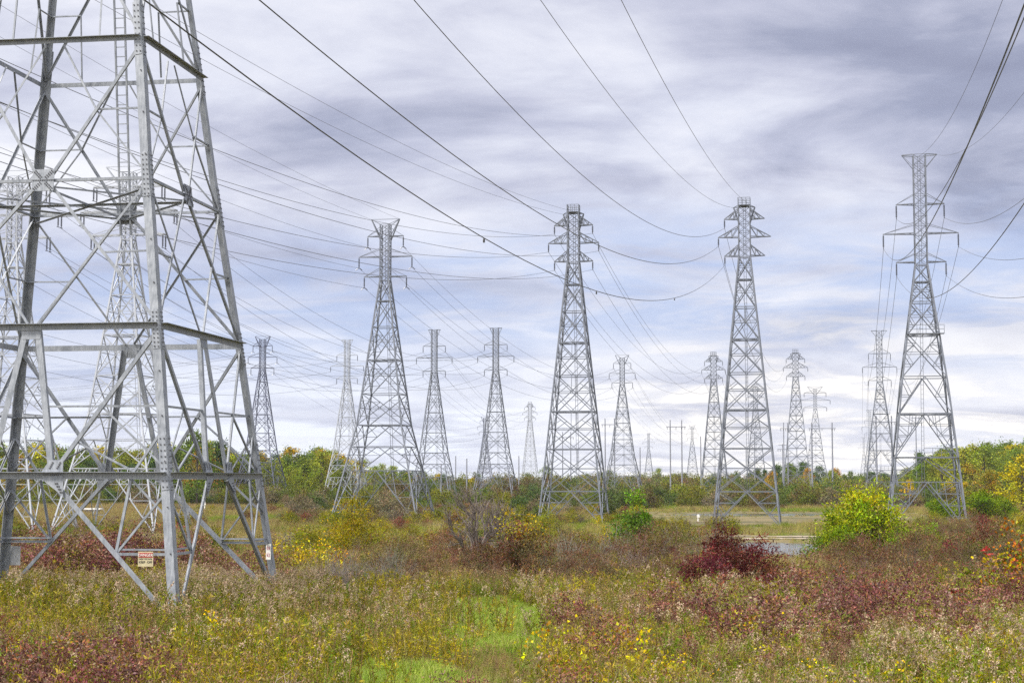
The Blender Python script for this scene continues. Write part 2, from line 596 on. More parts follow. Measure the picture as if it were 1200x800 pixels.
def make_tower(name, pf, levels, styles, cage_top, arms, peak, wleg, wm, wr, mat, ins_len, platform=False, balcony=None, double=False, hook=False, arm_style='line', sides=(-1, 1)):
    """a lattice tower as one Empty with its parts; returns it and its list of wire points"""
    root = link(name, None)
    zc = levels[-1]
    hc = pf.half(zc)
    cage = Profile([(zc - .001, hc), (cage_top, hc)])
    for k in range(4):
        mb = MB()
        zs = sorted(set([levels[0]] + [z for z in pf.z if levels[0] < z < zc] + [zc]))
        for a, b in zip(zs[:-1], zs[1:]):
            o = np.array([CORN[k][0], CORN[k][1], 0]) * wleg * .0
            mb.bars(pf.corner(k, a) + o, pf.corner(k, b) + o, wleg, ref=(CORN[k][0], 0, 0), ext=.02)
        mb.bars(cage.corner(k, zc), cage.corner(k, cage_top), wleg * .7, ref=(CORN[k][0], 0, 0))
        mb.build('leg', mat, root)
    for k in range(4):
        mb = MB()
        bars = face_bars(pf, k, levels, styles, wm, wr)
        mb.bars([b[0] for b in bars], [b[1] for b in bars], np.array([b[2] for b in bars]))
        mb.build('face_bracing', mat, root)
    mb = MB()
    # the slender body above: close zigzag lacing
    nz = int(round((cage_top - zc) / (2 * hc * .82)))
    zz = np.linspace(zc, cage_top, nz + 1)
    for k in range(4):
        bars = face_bars(cage, k, list(zz), 'x' * nz, wm * .5, wr * .65)
        mb.bars([b[0] for b in bars], [b[1] for b in bars], np.array([b[2] for b in bars]))
    mb.build('upper_body', mat, root)
    # horizontal diaphragms
    for z in levels[1:-1:2]:
        mb = MB()
        mb.bars([pf.face(0, 0, z), pf.face(1, 0, z)], [pf.face(2, 0, z), pf.face(3, 0, z)], wr)
        for k in range(4):
            mb.bars(pf.face(k, 0, z), pf.face(k + 1, 0, z), wr)
        mb.build('diaphragm', mat, root)
    # climbing ladder up the middle of the rear face
    mb = MB()
    z0 = levels[0] + 4
    rail = []
    for sx in (-.16, .16):
        a = pf.face(2, 0, z0) + np.array([sx, .1, 0])
        b = cage.face(2, 0, cage_top) + np.array([sx, .1, 0])
        mid = pf.face(2, 0, zc) + np.array([sx, .1, 0])
        mb.bars([a, mid], [mid, b], .05)
    for z in np.arange(z0, cage_top, .6):
        c = (pf if z < zc else cage).face(2, 0, z) + np.array([0, .1, 0])
        mb.bars(c - np.array([.16, 0, 0]), c + np.array([.16, 0, 0]), .03)
    mb.build('ladder', mat, root)
    pts = {}
    key = (round(ins_len, 2), hook)
    if key not in INS_MESH:
        INS_MESH[key] = insulator_mesh(ins_len, hook)
    for ai, (za, la, rise) in enumerate(arms):
        for s in sides:
            mb = MB()
            hx = s * hc
            tip = np.array([s * la, 0, za])
            if arm_style == 'lattice':
                lo = [np.array([hx, -hc, za]), np.array([hx, hc, za])]
                hi = [np.array([hx, -hc, za + rise]), np.array([hx, hc, za + rise])]
                for q in range(2):
                    mb.bars(lo[q], tip, wm)
                    mb.bars(hi[q], tip, wm * .75)
                    n = 3
                    for j in range(1, n):
                        a, b = lerp(lo[q], tip, j / n), lerp(hi[q], tip, j / n)
                        mb.bars(a, b, wr)
                        mb.bars(lerp(hi[q], tip, (j - 1) / n), a, wr)
                for j in range(1, 3):
                    mb.bars(lerp(lo[0], tip, j / 3), lerp(lo[1], tip, j / 3), wr)
                mb.bars(lo[0], hi[0], wm)
                mb.bars(lo[1], hi[1], wm)
            elif arm_style == 'deck':        # flat four-cornered arm carrying a pair of strings
                e = [np.array([s * la, -hc * .7, za]), np.array([s * la, hc * .7, za])]
                for q, sy in ((0, -1), (1, 1)):
                    mb.bars(np.array([hx, sy * hc, za]), e[q], wm * 1.1)
                    mb.bars(np.array([hx, sy * hc, za + rise]), e[q], wr)
                mb.bars(e[0], e[1], wm)
                n = 4
                for j in range(n):
                    a0, a1 = lerp(np.array([hx, -hc, za]), e[0], j / n), lerp(np.array([hx, -hc, za]), e[0], (j + 1) / n)
                    b0, b1 = lerp(np.array([hx, hc, za]), e[1], j / n), lerp(np.array([hx, hc, za]), e[1], (j + 1) / n)
                    mb.bars(a0 if j % 2 else b0, b1 if j % 2 else a1, wr)
            else:
                for sy in (-1, 1):
                    mb.bars(np.array([hx, sy * hc, za]), tip, wm * 1.0)
                    mb.bars(np.array([hx, sy * hc, za + rise]), tip, wr * .8)
                for j in range(1, 4):
                    a = lerp(np.array([hx, -hc, za]), tip, j / 4)
                    b = lerp(np.array([hx, hc, za]), tip, (j - 1) / 4)
                    mb.bars(a, b, wr * .6)
            mb.build('cross_arm', mat, root)
            ys = (-hc * .7, hc * .7) if double else (0.0,)
            for yy in ys:
                io = link('insulator', INS_MESH[key], root, (s * (la - .05), yy, za - .06))
            pts[(ai, s)] = np.array([s * (la - .05), 0, za - ins_len - .1])
    # earth wire peaks
    if peak[0] == 'V':
        zt, sp = peak[1], peak[2]
        for s in (-1, 1):
            mb = MB()
            tip = np.array([s * sp, 0, zt])
            for sy in (-1, 1):
                mb.bars(np.array([s * hc, sy * hc, cage_top - 2.2]), tip, wm * 1.2)
                mb.bars(np.array([s * hc, sy * hc, cage_top]), tip, wr)
            mb.build('earth_wire_peak', mat, root)
            pts[('e', s)] = tip
        mb = MB()
        mb.bars([(-sp, 0, zt)], [(sp, 0, zt)], wr)
        mb.build('top_bar', mat, root)
    elif peak[0] == 'F':
        zt, sp = peak[1], peak[2]
        for s in (-1, 1):
            mb = MB()
            for sy in (-1, 1):
                tip = np.array([s * sp, sy * hc * .35, zt])
                mb.bars(np.array([s * hc, sy * hc, zt]), tip, wm * .9)
                mb.bars(np.array([s * hc, sy * hc, zt - 1.7]), tip, wr * .8)
            mb.bars((s * sp, -hc * .35, zt), (s * sp, hc * .35, zt), wm)
            mb.build('earth_wire_peak', mat, root)
            pts[('e', s)] = np.array([s * sp, 0, zt])
    if platform:
        mb = MB()
        zt = cage_top
        w = hc * 1.05
        for k in range(4):
            a, b = np.array([CORN[k][0] * w, CORN[k][1] * w, zt]), np.array([CORN[(k + 1) % 4][0] * w, CORN[(k + 1) % 4][1] * w, zt])
            for dz in (.05, .55, 1.05):
                mb.bars(a + [0, 0, dz], b + [0, 0, dz], wr * .9)
            for t in (0, .33, .66):
                mb.bars(lerp(a, b, t), lerp(a, b, t) + np.array([0, 0, 1.08]), wr * .9)
        mb.bars((-w, 0, zt + .03), (w, 0, zt + .03), 2 * w * .95, .06, ref=(0, 0, 1))
        mb.build('top_platform', mat, root)
    if balcony:
        for zb, over in balcony:
            mb = MB()
            h = pf.half(zb)
            x1 = h + over
            mb.bars((-h - .1, -h - .35, zb), (x1, -h - .35, zb), .8, .1, ref=(0, 0, 1))
            for dz in (.55, 1.1):
                mb.bars([(-h * (.1 if over < .2 else 1), -h - .7, zb + dz)], [(x1, -h - .7, zb + dz)], .06)
            for x in np.linspace(-h * (.1 if over < .2 else 1), x1, 5):
                mb.bars((x, -h - .7, zb), (x, -h - .7, zb + 1.1), .06)
            mb.build('balcony', mat, root)
    root['_'] = 0
    del root['_']
    return root, pts


AL = -0.17          # all the lines run the same way, slightly to the right
PF_P = Profile([(-.3, 4.45), (36.5, .78), (44, .78)])
PF_W = Profile([(-.3, 6.4), (14.0, 3.25), (35.0, .66), (44, .66)])
PF_F = Profile([(-.3, 4.75), (18.0, 2.85), (33.6, .76), (48, .76)])
PF_FW = Profile([(-.3, 5.4), (13.0, 3.0), (33.0, .66), (44, .66)])

LV_P = [0, 4.6, 10.4, 15.6, 20.6, 25.2, 29.6, 33.4, 36.5]
LV_W = [0, 7.5, 10.9, 14.0, 18.5, 23.4, 28.2, 32.0, 35.0]
LV_F = [0, 5.9, 9.0, 14.5, 19.2, 24.6, 28.8, 31.4, 33.6]
LV_FW = [0, 7.0, 10.2, 13.0, 18.0, 23.0, 27.5, 30.6, 33.0]

PROTO = {}


def proto(kind, mat, **kw):
    if kind == 'P':
        return make_tower('transmission_tower', PF_P, LV_P, 'KDDDDDXX', 43.6, [(36.7, 2.75, 1.5), (39.3, 3.6, 1.5), (41.8, 2.75, 1.4)],
                          ('V', 43.4, 1.45), .20, .115, .075, mat, 1.1, platform=True, arm_style='lattice', **kw)
    if kind == 'W':
        return make_tower('transmission_tower', PF_W, LV_W, 'MKVXXXxx', 43.2, [(35.6, 3.2, 1.2), (38.5, 4.0, 1.2), (41.5, 2.7, 1.3)],
                          ('V', 44.0, 2.1), .19, .11, .07, mat, 1.5, hook=True, **kw)
    if kind == 'WD':
        return make_tower('transmission_tower', PF_W, LV_W, 'MKVXXXxx', 43.2, [(35.6, 4.6, 1.1), (38.5, 6.0, 1.1), (41.5, 4.4, 1.1)],
                          ('V', 44.0, 3.0), .19, .11, .07, mat, 1.6, double=True, arm_style='deck', **kw)
    if kind == 'F':
        return make_tower('transmission_tower', PF_F, LV_F, 'MVMVXXXx', 47.9, [(34.0, 3.15, 1.1), (37.7, 4.75, 1.2), (41.5, 3.05, 1.3)],
                          ('F', 47.9, 2.15), .20, .115, .07, mat, 1.7, balcony=[(24.6, .55), (9.0, .05)], **kw)
    if kind == 'FW':
        return make_tower('transmission_tower', PF_FW, LV_FW, 'MKVXXXxx', 43.7, [(33.4, 2.9, .9), (36.7, 4.6, .9), (39.6, 2.9, .9)],
                          ('F', 43.7, 1.5), .19, .11, .07, mat, 1.4, **kw)


TOWERS = {}


def place_tower(key, kind, px, ytop, label, H=44.0, base=-2.0, mat=None, matkey='far', skip=None, dist=None, scale=1.0, rz=AL):
    mat = mat or M_FAR
    pk = (kind, matkey)
    if pk not in PROTO:
        root, pts = proto(kind, mat)
        PROTO[pk] = (root, pts)
        fresh = True
    else:
        src, pts = PROTO[pk]
        root = copy_tree(src, skip)
        fresh = False
    v = -(ytop - 400) / F_PX
    Y = (H * scale + base - CAM_Z) / ((_s + v * _c) / (_c - v * _s)) if dist is None else dist
    P = at(px, ytop, Y)
    gz = float(ground_z(P[0], Y))
    root.location = (P[0], Y, base)
    root.rotation_euler = (0, 0, rz)
    root.scale = (scale,) * 3
    tag(root, label, 'transmission tower', 'lattice transmission towers across the marsh')
    ca, sa = math.cos(rz), math.sin(rz)
    W = {}
    for k, p in pts.items():
        q = p * scale
        W[k] = np.array([P[0] + ca * q[0] - sa * q[1], Y + sa * q[0] + ca * q[1], base + q[2]])
    TOWERS[key] = dict(root=root, pts=W, loc=np.array([P[0], Y, base]))
    return root


# prototypes' first placement also builds them
place_tower('T3', 'P', 672, 246, 'grey lattice tower with railed top platform standing at the picture centre')
place_tower('T4', 'P', 872, 238, 'grey lattice tower with railed top whose right arms carry no insulators',
            skip=lambda c: c.name.startswith('insulator') and c.location.x > 0)
place_tower('T5', 'F', 1077, 181, 'tall lattice tower with flat bar top and railed balconies before the right hand wood', H=48.0)
place_tower('T2', 'W', 452, 257, 'lattice tower with V shaped top and widely splayed legs behind the yellow-green willow')
place_tower('T6', 'WD', 152, 195, 'lattice tower with paired hanging insulators seen through the huge near tower beside its ladder', mat=M_HAZE_FADED, matkey='pale')
place_tower('T7', 'WD', 18, 200, 'lattice tower with paired insulators cut by the left picture edge behind the near tower', mat=M_HAZE_FADED, matkey='pale')
place_tower('T8', 'W', 308, 394, 'dark bluish lattice tower rising behind the left wood just right of the near tower', mat=M_DARKSTEEL, matkey='dark')
place_tower('T9', 'FW', 407, 397, 'pale lattice tower partly behind the splayed V topped tower, on its left', mat=M_HAZE_FADED, matkey='pale')
place_tower('T10', 'FW', 509, 385, 'flat topped lattice tower standing just right of the splayed V topped tower', mat=M_FAR)
place_tower('T11', 'FW', 581, 383, 'flat topped lattice tower with a small dark tower between its legs', mat=M_FAR)
place_tower('T12', 'W', 568, 488, 'small dark bluish lattice tower far off between the legs of a taller tower', scale=.68, mat=M_DARKSTEEL, matkey='dark')
place_tower('T13', 'P', 621, 472, 'very pale distant lattice tower standing alone left of the central railed tower', mat=M_HAZE_FADED, matkey='pale')
place_tower('T14', 'W', 729, 416, 'distant V topped lattice tower right of the central railed tower, behind the green sapling', mat=M_FAR)
place_tower('T15', 'FW', 760, 507, 'tiny far lattice tower on the skyline right of the distant V topped tower', scale=.82, mat=M_FAR)
place_tower('T16', 'W', 811, 498, 'tiny far V topped lattice tower on the skyline beside the twin tall poles', scale=.82, mat=M_FAR)
place_tower('T17', 'P', 836, 415, 'distant railed lattice tower directly left of the larger railed tower with empty right arms', mat=M_FAR)
place_tower('T18', 'P', 932, 412, 'distant railed lattice tower between the empty armed tower and the green bush', mat=M_FAR)
place_tower('T20', 'P', 885, 452, 'distant lattice tower seen through the lattice of the empty armed tower', mat=M_FAR)
place_tower('T19', 'WD', 955, 453, 'distant lattice tower with widely spread legs just behind the far railed tower',
            mat=M_FAR, skip=lambda c: (c.name.startswith('insulator') or c.name.startswith('cross_arm')) and False)
place_tower('T21', 'F', 1030, 387, 'distant flat topped lattice tower just left of the tall balconied tower', H=48.0)
place_tower('T22', 'F', 1019, 480, 'small far lattice tower showing through the left side of the distant flat topped tower', H=48.0)
place_tower('T23', 'F', 1012, 512, 'smallest of three flat topped towers in a row left of the balconied tower', H=48.0)


# --- the huge near tower, its steel angles modelled one by one
def near_tower():
    C = np.array([-4.9827 * 2.6, 52.0, 0.0])
    rz = -0.1529
    zC, zB, zM, zA = 4.16, 8.316, 12.595, 16.78
    pf = Profile([(-.3, 4.86), (zC, 4.294), (zB, 3.765), (zM, 3.185), (zA, 2.686), (31.9, .78), (46, .78)])
    root = link('transmission_tower', None, None, (C[0], C[1], 0), rz)
    tag(root, 'huge near lattice tower of grey angle steel filling the left edge of the picture', 'transmission tower')
    m = M_NEAR

    def part(name, mb):
        return mb.build(name, m, root)
    # legs: big angles with splice plates and bolt rows
    for k in range(4):
        sx, sy = CORN[k]
        mb, bolts = MB(), MB()
        zs = [-.3, zC, zB, zM, zA, 24.0, 31.9]
        for a, b in zip(zs[:-1], zs[1:]):
            fw = .24 if b < 20 else .18
            A, B_ = pf.corner(k, a), pf.corner(k, b)
            th = .026
            mb.bars(A + [-sx * fw / 2, 0, 0], B_ + [-sx * fw / 2, 0, 0], fw, th, ref=(0, sy, 0))
            mb.bars(A + [0, -sy * (fw / 2 + th / 2 + .001), 0], B_ + [0, -sy * (fw / 2 + th / 2 + .001), 0], fw, th, ref=(sx, 0, 0))
        mb.bars(pf.corner(k, 31.9), pf.corner(k, 44), .16, ref=(sx, 0, 0))
        leg = part('leg', mb)
        for zc_, hh in ((zC + .35, .75), (zB - .1, .55), (zM + .1, .65), (zA + .3, .8)):
            pl = MB()
            A, B_ = pf.corner(k, zc_ - hh), pf.corner(k, zc_ + hh)
            pl.bars(A + [-sx * .12, sy * .021, 0], B_ + [-sx * .12, sy * .021, 0], .20, .014, ref=(0, sy, 0))
            pl.bars(A + [sx * .021, -sy * .125, 0], B_ + [sx * .021, -sy * .125, 0], .20, .014, ref=(sx, 0, 0))
            pl.build('splice_plate', m, leg)
            for t in np.linspace(.06, .94, 9):
                c = lerp(A, B_, t)
                for off in (.06, .17):
                    for (p, nn) in ((c + np.array([-sx * off, sy * .030, 0]), (0, sy, 0)), (c + np.array([sx * .030, -sy * off, 0]), (sx, 0, 0))):
                        bolts.bars(p, p + np.array(nn) * .022, .032)
        for z in np.arange(.8, 16, 1.25):            # step bolts along the leg
            c = pf.corner(k, z)
            bolts.bars(c + [-sx * .08, 0, 0], c + [-sx * .08, sy * .05, 0], .03)
        bolts.build('bolts', M_BOLT, leg)
    for k in range(4):
        n = face_normal(k)
        f = lambda u, z: pf.face(k, u, z) - n * .03
        fo = lambda u, z, o: pf.face(k, u, z) + n * o

        def one(name, a, b, w, side=1, inset=0.0, w2=None):
            mb = MB()
            mb.angle(np.asarray(a) - n * inset, np.asarray(b) - n * inset, n, w, .014, w2, side)
            return part(name, mb)
        # girts
        for z, w in ((zC, .19), (zB, .18), (zA, .14)):
            mb = MB()
            a, b = pf.face(k, -.985, z), pf.face(k, .985, z)
            mb.bars(a + n * .022, b + n * .022, w, .016, ref=n)
            mb.bars(a + n * (.03 + .08) + [0, 0, w / 2 - .008], b + n * (.03 + .08) + [0, 0, w / 2 - .008], .016, .16, ref=n)
            part('girt', mb)
        one('girt', f(-.98, zM), f(.98, zM), .085)
        for s in (-1, 1):
            g, B0, A0 = .21 * s, .03 * s, .03 * s
            # --- panel 0: ground to first girt
            foot = f(s * .985, .15)
            G = f(g, zC - .1)
            one('diagonal_brace', G, foot, .135, s)
            q = lerp(G, foot, .52)
            lg = f(s * .98, q[2])
            one('strut', q, lg, .075, s, .02)
            one('strut', q + np.array([0, 0, .12]), lg + np.array([0, 0, .12]), .05, s, .10)
            c75 = f(.74 * s, zC - .1)
            one('strut', q, c75, .075, s, .035)
            one('strut', q, f(s * .97, zC - .45), .06, s, .055)
            one('strut', c75, f(s * .97, lerp(zC, q[2], .55)), .06, s, .075)
            # --- panel 1
            T = f(B0 * 1.6, zB - .1)
            one('diagonal_brace', f(g * .98, zC + .1), T, .17, s)
            one('diagonal_brace', f(g * 1.06, zC + .1), f(s * .97, zB - .15), .11, s, .02)
            z2 = lerp(zC, zB, .46)
            mb = MB()
            xb = f(.12 * s, z2) - n * .05
            mb.angle(f(s * .98, z2) - n * .05, xb, n, .06, .012)
            part('strut', mb)
            t = (z2 - zC) / (zB - zC)
            cr = lerp(f(g * 1.06, zC), f(s * .97, zB), t)
            one('strut', cr, f(s * .97, zC + .2), .06, s, .06)
            one('strut', f(.76 * s, zC + .1), f(s * .97, lerp(zC, zB, .3)), .065, s, .04)
            one('strut', f(.76 * s, zC + .1), lerp(f(g * 1.06, zC), f(s * .97, zB), .22), .05, s, .08)
            # --- panel 2: two storeys of crosses meeting in the middle plate
            Mid = f(.06 * s, zM)
            one('diagonal_brace', Mid - np.array([0, 0, .1]), f(s * .97, zB + .15), .09, s)
            one('diagonal_brace', f(s * .97, zM - .1), f(.04 * s, zB + .1), .065, s, .02)
            one('diagonal_brace', Mid + np.array([0, 0, .1]), f(s * .97, zA - .2), .09, s)
            x1 = lerp(Mid, f(s * .97, zB), .5)
            one('strut', x1, f(s * .98, x1[2] + .02), .05, s, .04)
            x1b = lerp(f(s * .97, zM), f(.04 * s, zB), .5)
            x2 = lerp(Mid, f(s * .97, zA), .5)
            one('strut', x2, f(s * .98, x2[2]), .05, s, .04)
            one('strut', x2, f(s * .97, zM + .1), .05, s, .06)
            one('strut', x2, f(.1 * s, zA - .1), .05, s, .06)
            # --- panel 3, above
            z3 = 24.0
            one('diagonal_brace', f(s * .97, zA + .15), f(-s * .97, z3), .08, s, .02 if s > 0 else .05)
            xx = lerp(f(s * .97, zA), f(-s * .97, z3), .3)
            one('strut', xx, f(s * .98, xx[2]), .05, s, .07)
            one('strut', xx, f(s * .5, zA + .1), .05, s, .09)
        one('girt', f(-.98, 24.0), f(.98, 24.0), .08)
        # gusset plates
        for s in (-1, 1):
            mb = MB()
            u, z = .21 * s, zC
            h = pf.half(z)
            a = [fo(u - .30 / h * s, z + .05, .035), fo(u + .36 / h * s, z + .05, .035), fo(u + .36 / h * s, z + .42, .035), fo(u - .05 / h * s, z + .42, .035)]
            b = [fo(u - .26 / h * s, z - .1, .035), fo(u + .36 / h * s, z + .05, .035), fo(u + .40 / h * s, z - .62, .035), fo(u + .22 / h * s, z - .45, .035)]
            for qd in (a, b):
                qd = np.array(qd)
                mb.quads([qd, (qd - n * .014)[::-1]])
            gp = part('gusset_plate', mb)
            bm = MB()
            for i in range(9):
                p = fo(u + (-.2 + .06 * i) / h * s, z + .02, .04)
                bm.bars(p, p + n * .02, .035)
            for i in range(4):
                for j in range(2):
                    p = fo(u + (-.03 + .09 * i * .3 + .22 * j) / h * s, z + .2 + .05 * i, .04)
                    bm.bars(p, p + n * .02, .035)
                    p = fo(u + (.16 + .05 * i + .05 * j) / h * s, z - .22 - .08 * i, .04)
                    bm.bars(p, p + n * .02, .035)
            bm.build('bolts', M_BOLT, gp)
        mb = MB()
        h = pf.half(zM)
        qd = np.array([fo(-.33 / h, zM - .32, .035), fo(.33 / h, zM - .32, .035), fo(.33 / h, zM + .32, .035), fo(-.33 / h, zM + .32, .035)])
        mb.quads([qd, (qd - n * .014)[::-1]])
        gp = part('gusset_plate', mb)
        bm = MB()
        for i in range(12):
            p = fo((-.30 + .0545 * i) / h, zM, .04)
            bm.bars(p, p + n * .02, .03)
        for sx in (-1, 1):
            for sz in (-1, 1):
                for i in range(5):
                    for j in (-1, 1):
                        p = fo(sx * (.08 + .045 * i + .02 * j) / h, zM + sz * (.08 + .045 * i - .02 * j), .04)
                        bm.bars(p, p + n * .02, .03)
        bm.build('bolts', M_BOLT, gp)
        mb = MB()
        for s in (-1, 1):
            p = [fo(-.16 * s / pf.half(zB), zB - .02, -.02)]
        qd = np.array([fo(-.07, zB - .34, -.012), fo(.07, zB - .34, -.012), fo(.09, zB + .1, -.012), fo(-.09, zB + .1, -.012)])
        mb.quads([qd, (qd - n * .014)[::-1]])
        part('gusset_plate', mb)
    # diaphragm at the middle ring
    mb = MB()
    ctr = np.array([0, 0, zM - .15])
    up = np.array([0, 0, 1.])
    for k in range(4):
        mb.angle(pf.face(k, 0, zM - .15), pf.face(k + 1, 0, zM - .15), up, .06, .012)
    for k in (0, 1):
        mb.angle(pf.face(k, 0, zM - .18), pf.face(k + 2, 0, zM - .18), up, .09, .012)
        mb.angle(pf.corner(k, zM - .25) * [.97, .97, 1], pf.corner(k + 2, zM - .25) * [.97, .97, 1], up, .06, .012)
    part('diaphragm', mb)
    # ladder on the rear face
    mb = MB()
    for sx in (-.17, .17):
        for a, b in ((11.9, zA), (zA, 31.9), ):
            mb.bars(pf.face(2, 0, a) + [sx, -.12, 0], pf.face(2, 0, b) + [sx, -.12, 0], .055)
    for z in np.arange(12.1, 31, .305):
        c = pf.face(2, 0, z) + np.array([0, -.12, 0])
        mb.bars(c - [.17, 0, 0], c + [.17, 0, 0], .024)
    part('ladder', mb)
    # everything above the picture's edge, in plainer bars
    lv = [24.0, 28.2, 31.9]
    for k in range(4):
        mb = MB()
        bars = face_bars(pf, k, lv, 'XX', .12, .07)
        mb.bars([b[0] for b in bars], [b[1] for b in bars], np.array([b[2] for b in bars]))
        part('face_bracing', mb)
    mb = MB()
    zz = np.linspace(31.9, 44, 10)
    for k in range(4):
        bars = face_bars(pf, k, list(zz), 'x' * 9, .09, .07)
        mb.bars([b[0] for b in bars], [b[1] for b in bars], np.array([b[2] for b in bars]))
    part('upper_body', mb)
    for za, la in ((34, 3.2), (37.2, 4.2), (40.5, 3.0)):
        for s in (-1, 1):
            mb = MB()
            for sy in (-1, 1):
                mb.bars((s * .78, sy * .78, za), (s * la, 0, za), .12)
                mb.bars((s * .78, sy * .78, za + 1.3), (s * la, 0, za), .09)
            part('cross_arm', mb)
    # concrete footings hidden in the weeds
    for k in range(4):
        mb = MB()
        c = pf.corner(k, 0)
        mb.lathe((c[0], c[1], -.4), [(.0, 0), (.42, 0), (.42, .75), (.38, .8), (0, .8)], 16)
        mb.build('footing', plain('concrete', (.36, .35, .32), .9) if k == 0 else bpy.data.materials['concrete'], root)

    def world(p):
        ca, sa = math.cos(rz), math.sin(rz)
        p = np.asarray(p, float)
        return np.array([C[0] + ca * p[0] - sa * p[1], C[1] + sa * p[0] + ca * p[1], p[2]])
    # signs
    ft = lambda u, z, o: pf.face(0, u, z) + face_normal(0) * o
    zq = lerp(zC - .1, .15, .52)
    uq = (pf.half(zC) * .21 + (4.8 - pf.half(zC) * .21) * .52) / pf.half(zq)
    sgn = link('danger_sign', None, None, world(ft(uq + .19, zq - .12, .07)), rz)
    tag(sgn, 'red and cream danger sign hung on the low strut of the huge near tower', 'warning sign')
    mb = MB()
    mb.bars((-.215, 0, 0), (.215, 0, 0), .40, .012, ref=(0, 1, 0))
    mb.build('sign_plate', M_CREAM, sgn)
    mb = MB()
    mb.bars((-.20, -.008, .105), (.20, -.008, .105), .13, .008, ref=(0, 1, 0))
    mb.build('red_band', M_RED, sgn)

    def text(body, size, loc, mat, par, name='lettering', rot=(math.pi / 2, 0, 0), sx=1.0):
        cu = bpy.data.curves.new(name, 'FONT')
        cu.body = body
        cu.size = size
        cu.align_x = 'CENTER'
        cu.align_y = 'CENTER'
        cu.extrude = .002
        tmp = bpy.data.objects.new('tmp', cu)
        me = bpy.data.meshes.new_from_object(tmp)
        bpy.data.objects.remove(tmp)
        me.materials.append(mat)
        o = link(name, me, par)
        o.location = loc
        o.rotation_euler = rot
        o.scale = (sx, 1, 1)
        return o
    text('DANGER', .105, (0, -.017, .105), M_WHITE, sgn)
    text('HIGH VOLTAGE', .052, (0, -.012, .0), M_BLACK, sgn)
    text('KEEP  OFF', .085, (0, -.012, -.085), M_BLACK, sgn)
    fc = lambda z, o: pf.corner(1, z) + np.array([-.12, -o, 0])
    pt = MB()
    num = link('number_plate', None, None, world(pf.corner(2, 1.75) + np.array([-.06, -.30, 0])), rz)
    tag(num, 'narrow white plate with red characters on the right hand leg of the near tower', 'number plate')
    pt.bars((-.08, 0, 0), (.08, 0, 0), .5, .01, ref=(0, 1, 0))
    pt.build('sign_plate', M_WHITE, num)
    text('E8', .15, (0, -.01, .11), M_PINK, num, rot=(math.pi / 2, 0, 0), sx=.75)
    text('E2', .15, (0, -.01, -.11), M_PINK, num, rot=(math.pi / 2, 0, 0), sx=.75)
    bp = MB()
    bo = world(pf.corner(3, 1.55) + np.array([.28, .1, 0]))
    bp.bars((-.28, 0, 0), (.28, 0, 0), .62, .012, ref=(0, 1, 0))
    back = bp.build('sign_back', plain('pale_sheet_metal', (.36, .37, .39), .5))
    back.location = bo
    back.rotation_euler = (0, 0, rz)
    tag(back, 'plain grey back of a sign on the far left leg of the near tower', 'sign')


near_tower()


# ------------------------------------------------------------------ conductors
def wire(A, B, sag, label, r=.03, dampers=(), n=60):
    A, B = np.asarray(A, float), np.asarray(B, float)
    t = np.linspace(0, 1, n)[:, None]
    P = A + (B - A) * t
    P[:, 2] -= (4 * sag * t * (1 - t))[:, 0]
    mb = MB()
    mb.tube(P - A, r, 4)
    o = mb.build('conductor', M_WIRE)
    o.location = A
    tag(o, label, 'power line', 'conductors strung between the towers')
    for (px, py) in dampers:
        qx, qy = proj(P)
        i = int(np.argmin((qx - px) ** 2 + (qy - py) ** 2))
        dm = MB()
        c = P[i] - A
        dm.lathe(c + [0, 0, -.34], [(0, 0.1), (.045, .13), (.055, .2), (.045, .28), (.02, .34)], 8)
        dm.build('damper', M_BLACK, o)
    return o


ARM = {0: 'lowest', 1: 'middle', 2: 'upper'}
SIDE = {-1: 'left', 1: 'right'}
t4, t5, t3, t2 = (TOWERS[k]['pts'] for k in ('T4', 'T5', 'T3', 'T2'))
wire(t4[(2, -1)], (-31.52, -66, 38.69), 14.96, 'dark conductor sagging from the top edge to the topmost arm of the one sided tower', .026)
wire(t4[(1, -1)], (-30.84, -66, 27.75), 13.03, 'dark conductor crossing the central tower to the longest left arm beyond', .028)
wire(t4[(0, -1)], (-30.86, -66, 27.84), 15.05, 'dark conductor with small dampers sagging to the lowest arm of the one sided tower', .028, [(576, 288), (700, 345), (792, 351)])
wire(t4[('e', -1)], (-28.49, -66, 35.98), 10.16, 'thin earth wire from the top edge to the left of the empty armed tower', .02)
wire(t4[('e', 1)], (-24.09, -66, 36.04), 9.21, 'thin earth wire from the top edge to the right of the empty armed tower', .02)
wire(t5[(2, -1)], (7.29, 0, 23.4), 6.83, 'dark conductor from the top right corner to the upper left arm of the balconied tower', .028)
wire(t5[(1, -1)], (4.93, 0, 17.27), 5.98, 'dark conductor from the top right corner to the long left arm of the balconied tower', .028)
wire(t5[(0, -1)], (10.12, 0, 24.19), 9.52, 'dark conductor from the right edge to the lowest left arm of the balconied tower', .03)
wire(t5[(2, 1)], (19.17, 0, 37.79), 11.23, 'conductor sagging from the right edge to the upper right arm of the balconied tower', .024)
wire(t5[(1, 1)], (23.86, 0, 31.38), 10.7, 'conductor sagging from the right edge to the long right arm of the balconied tower', .024)
wire(t5[(0, 1)], (21.96, 0, 27.0), 10.54, 'conductor sagging from the right edge to the lowest right arm of the balconied tower', .024)
wire(t5[('e', -1)], (12.36, 0, 47.35), 12.82, 'thin earth wire from the top edge to the left end of the flat bar top', .017)
wire(t5[('e', 1)], (18.19, 0, 43.62), 10.95, 'thin earth wire from the right edge to the right end of the flat bar top', .017)
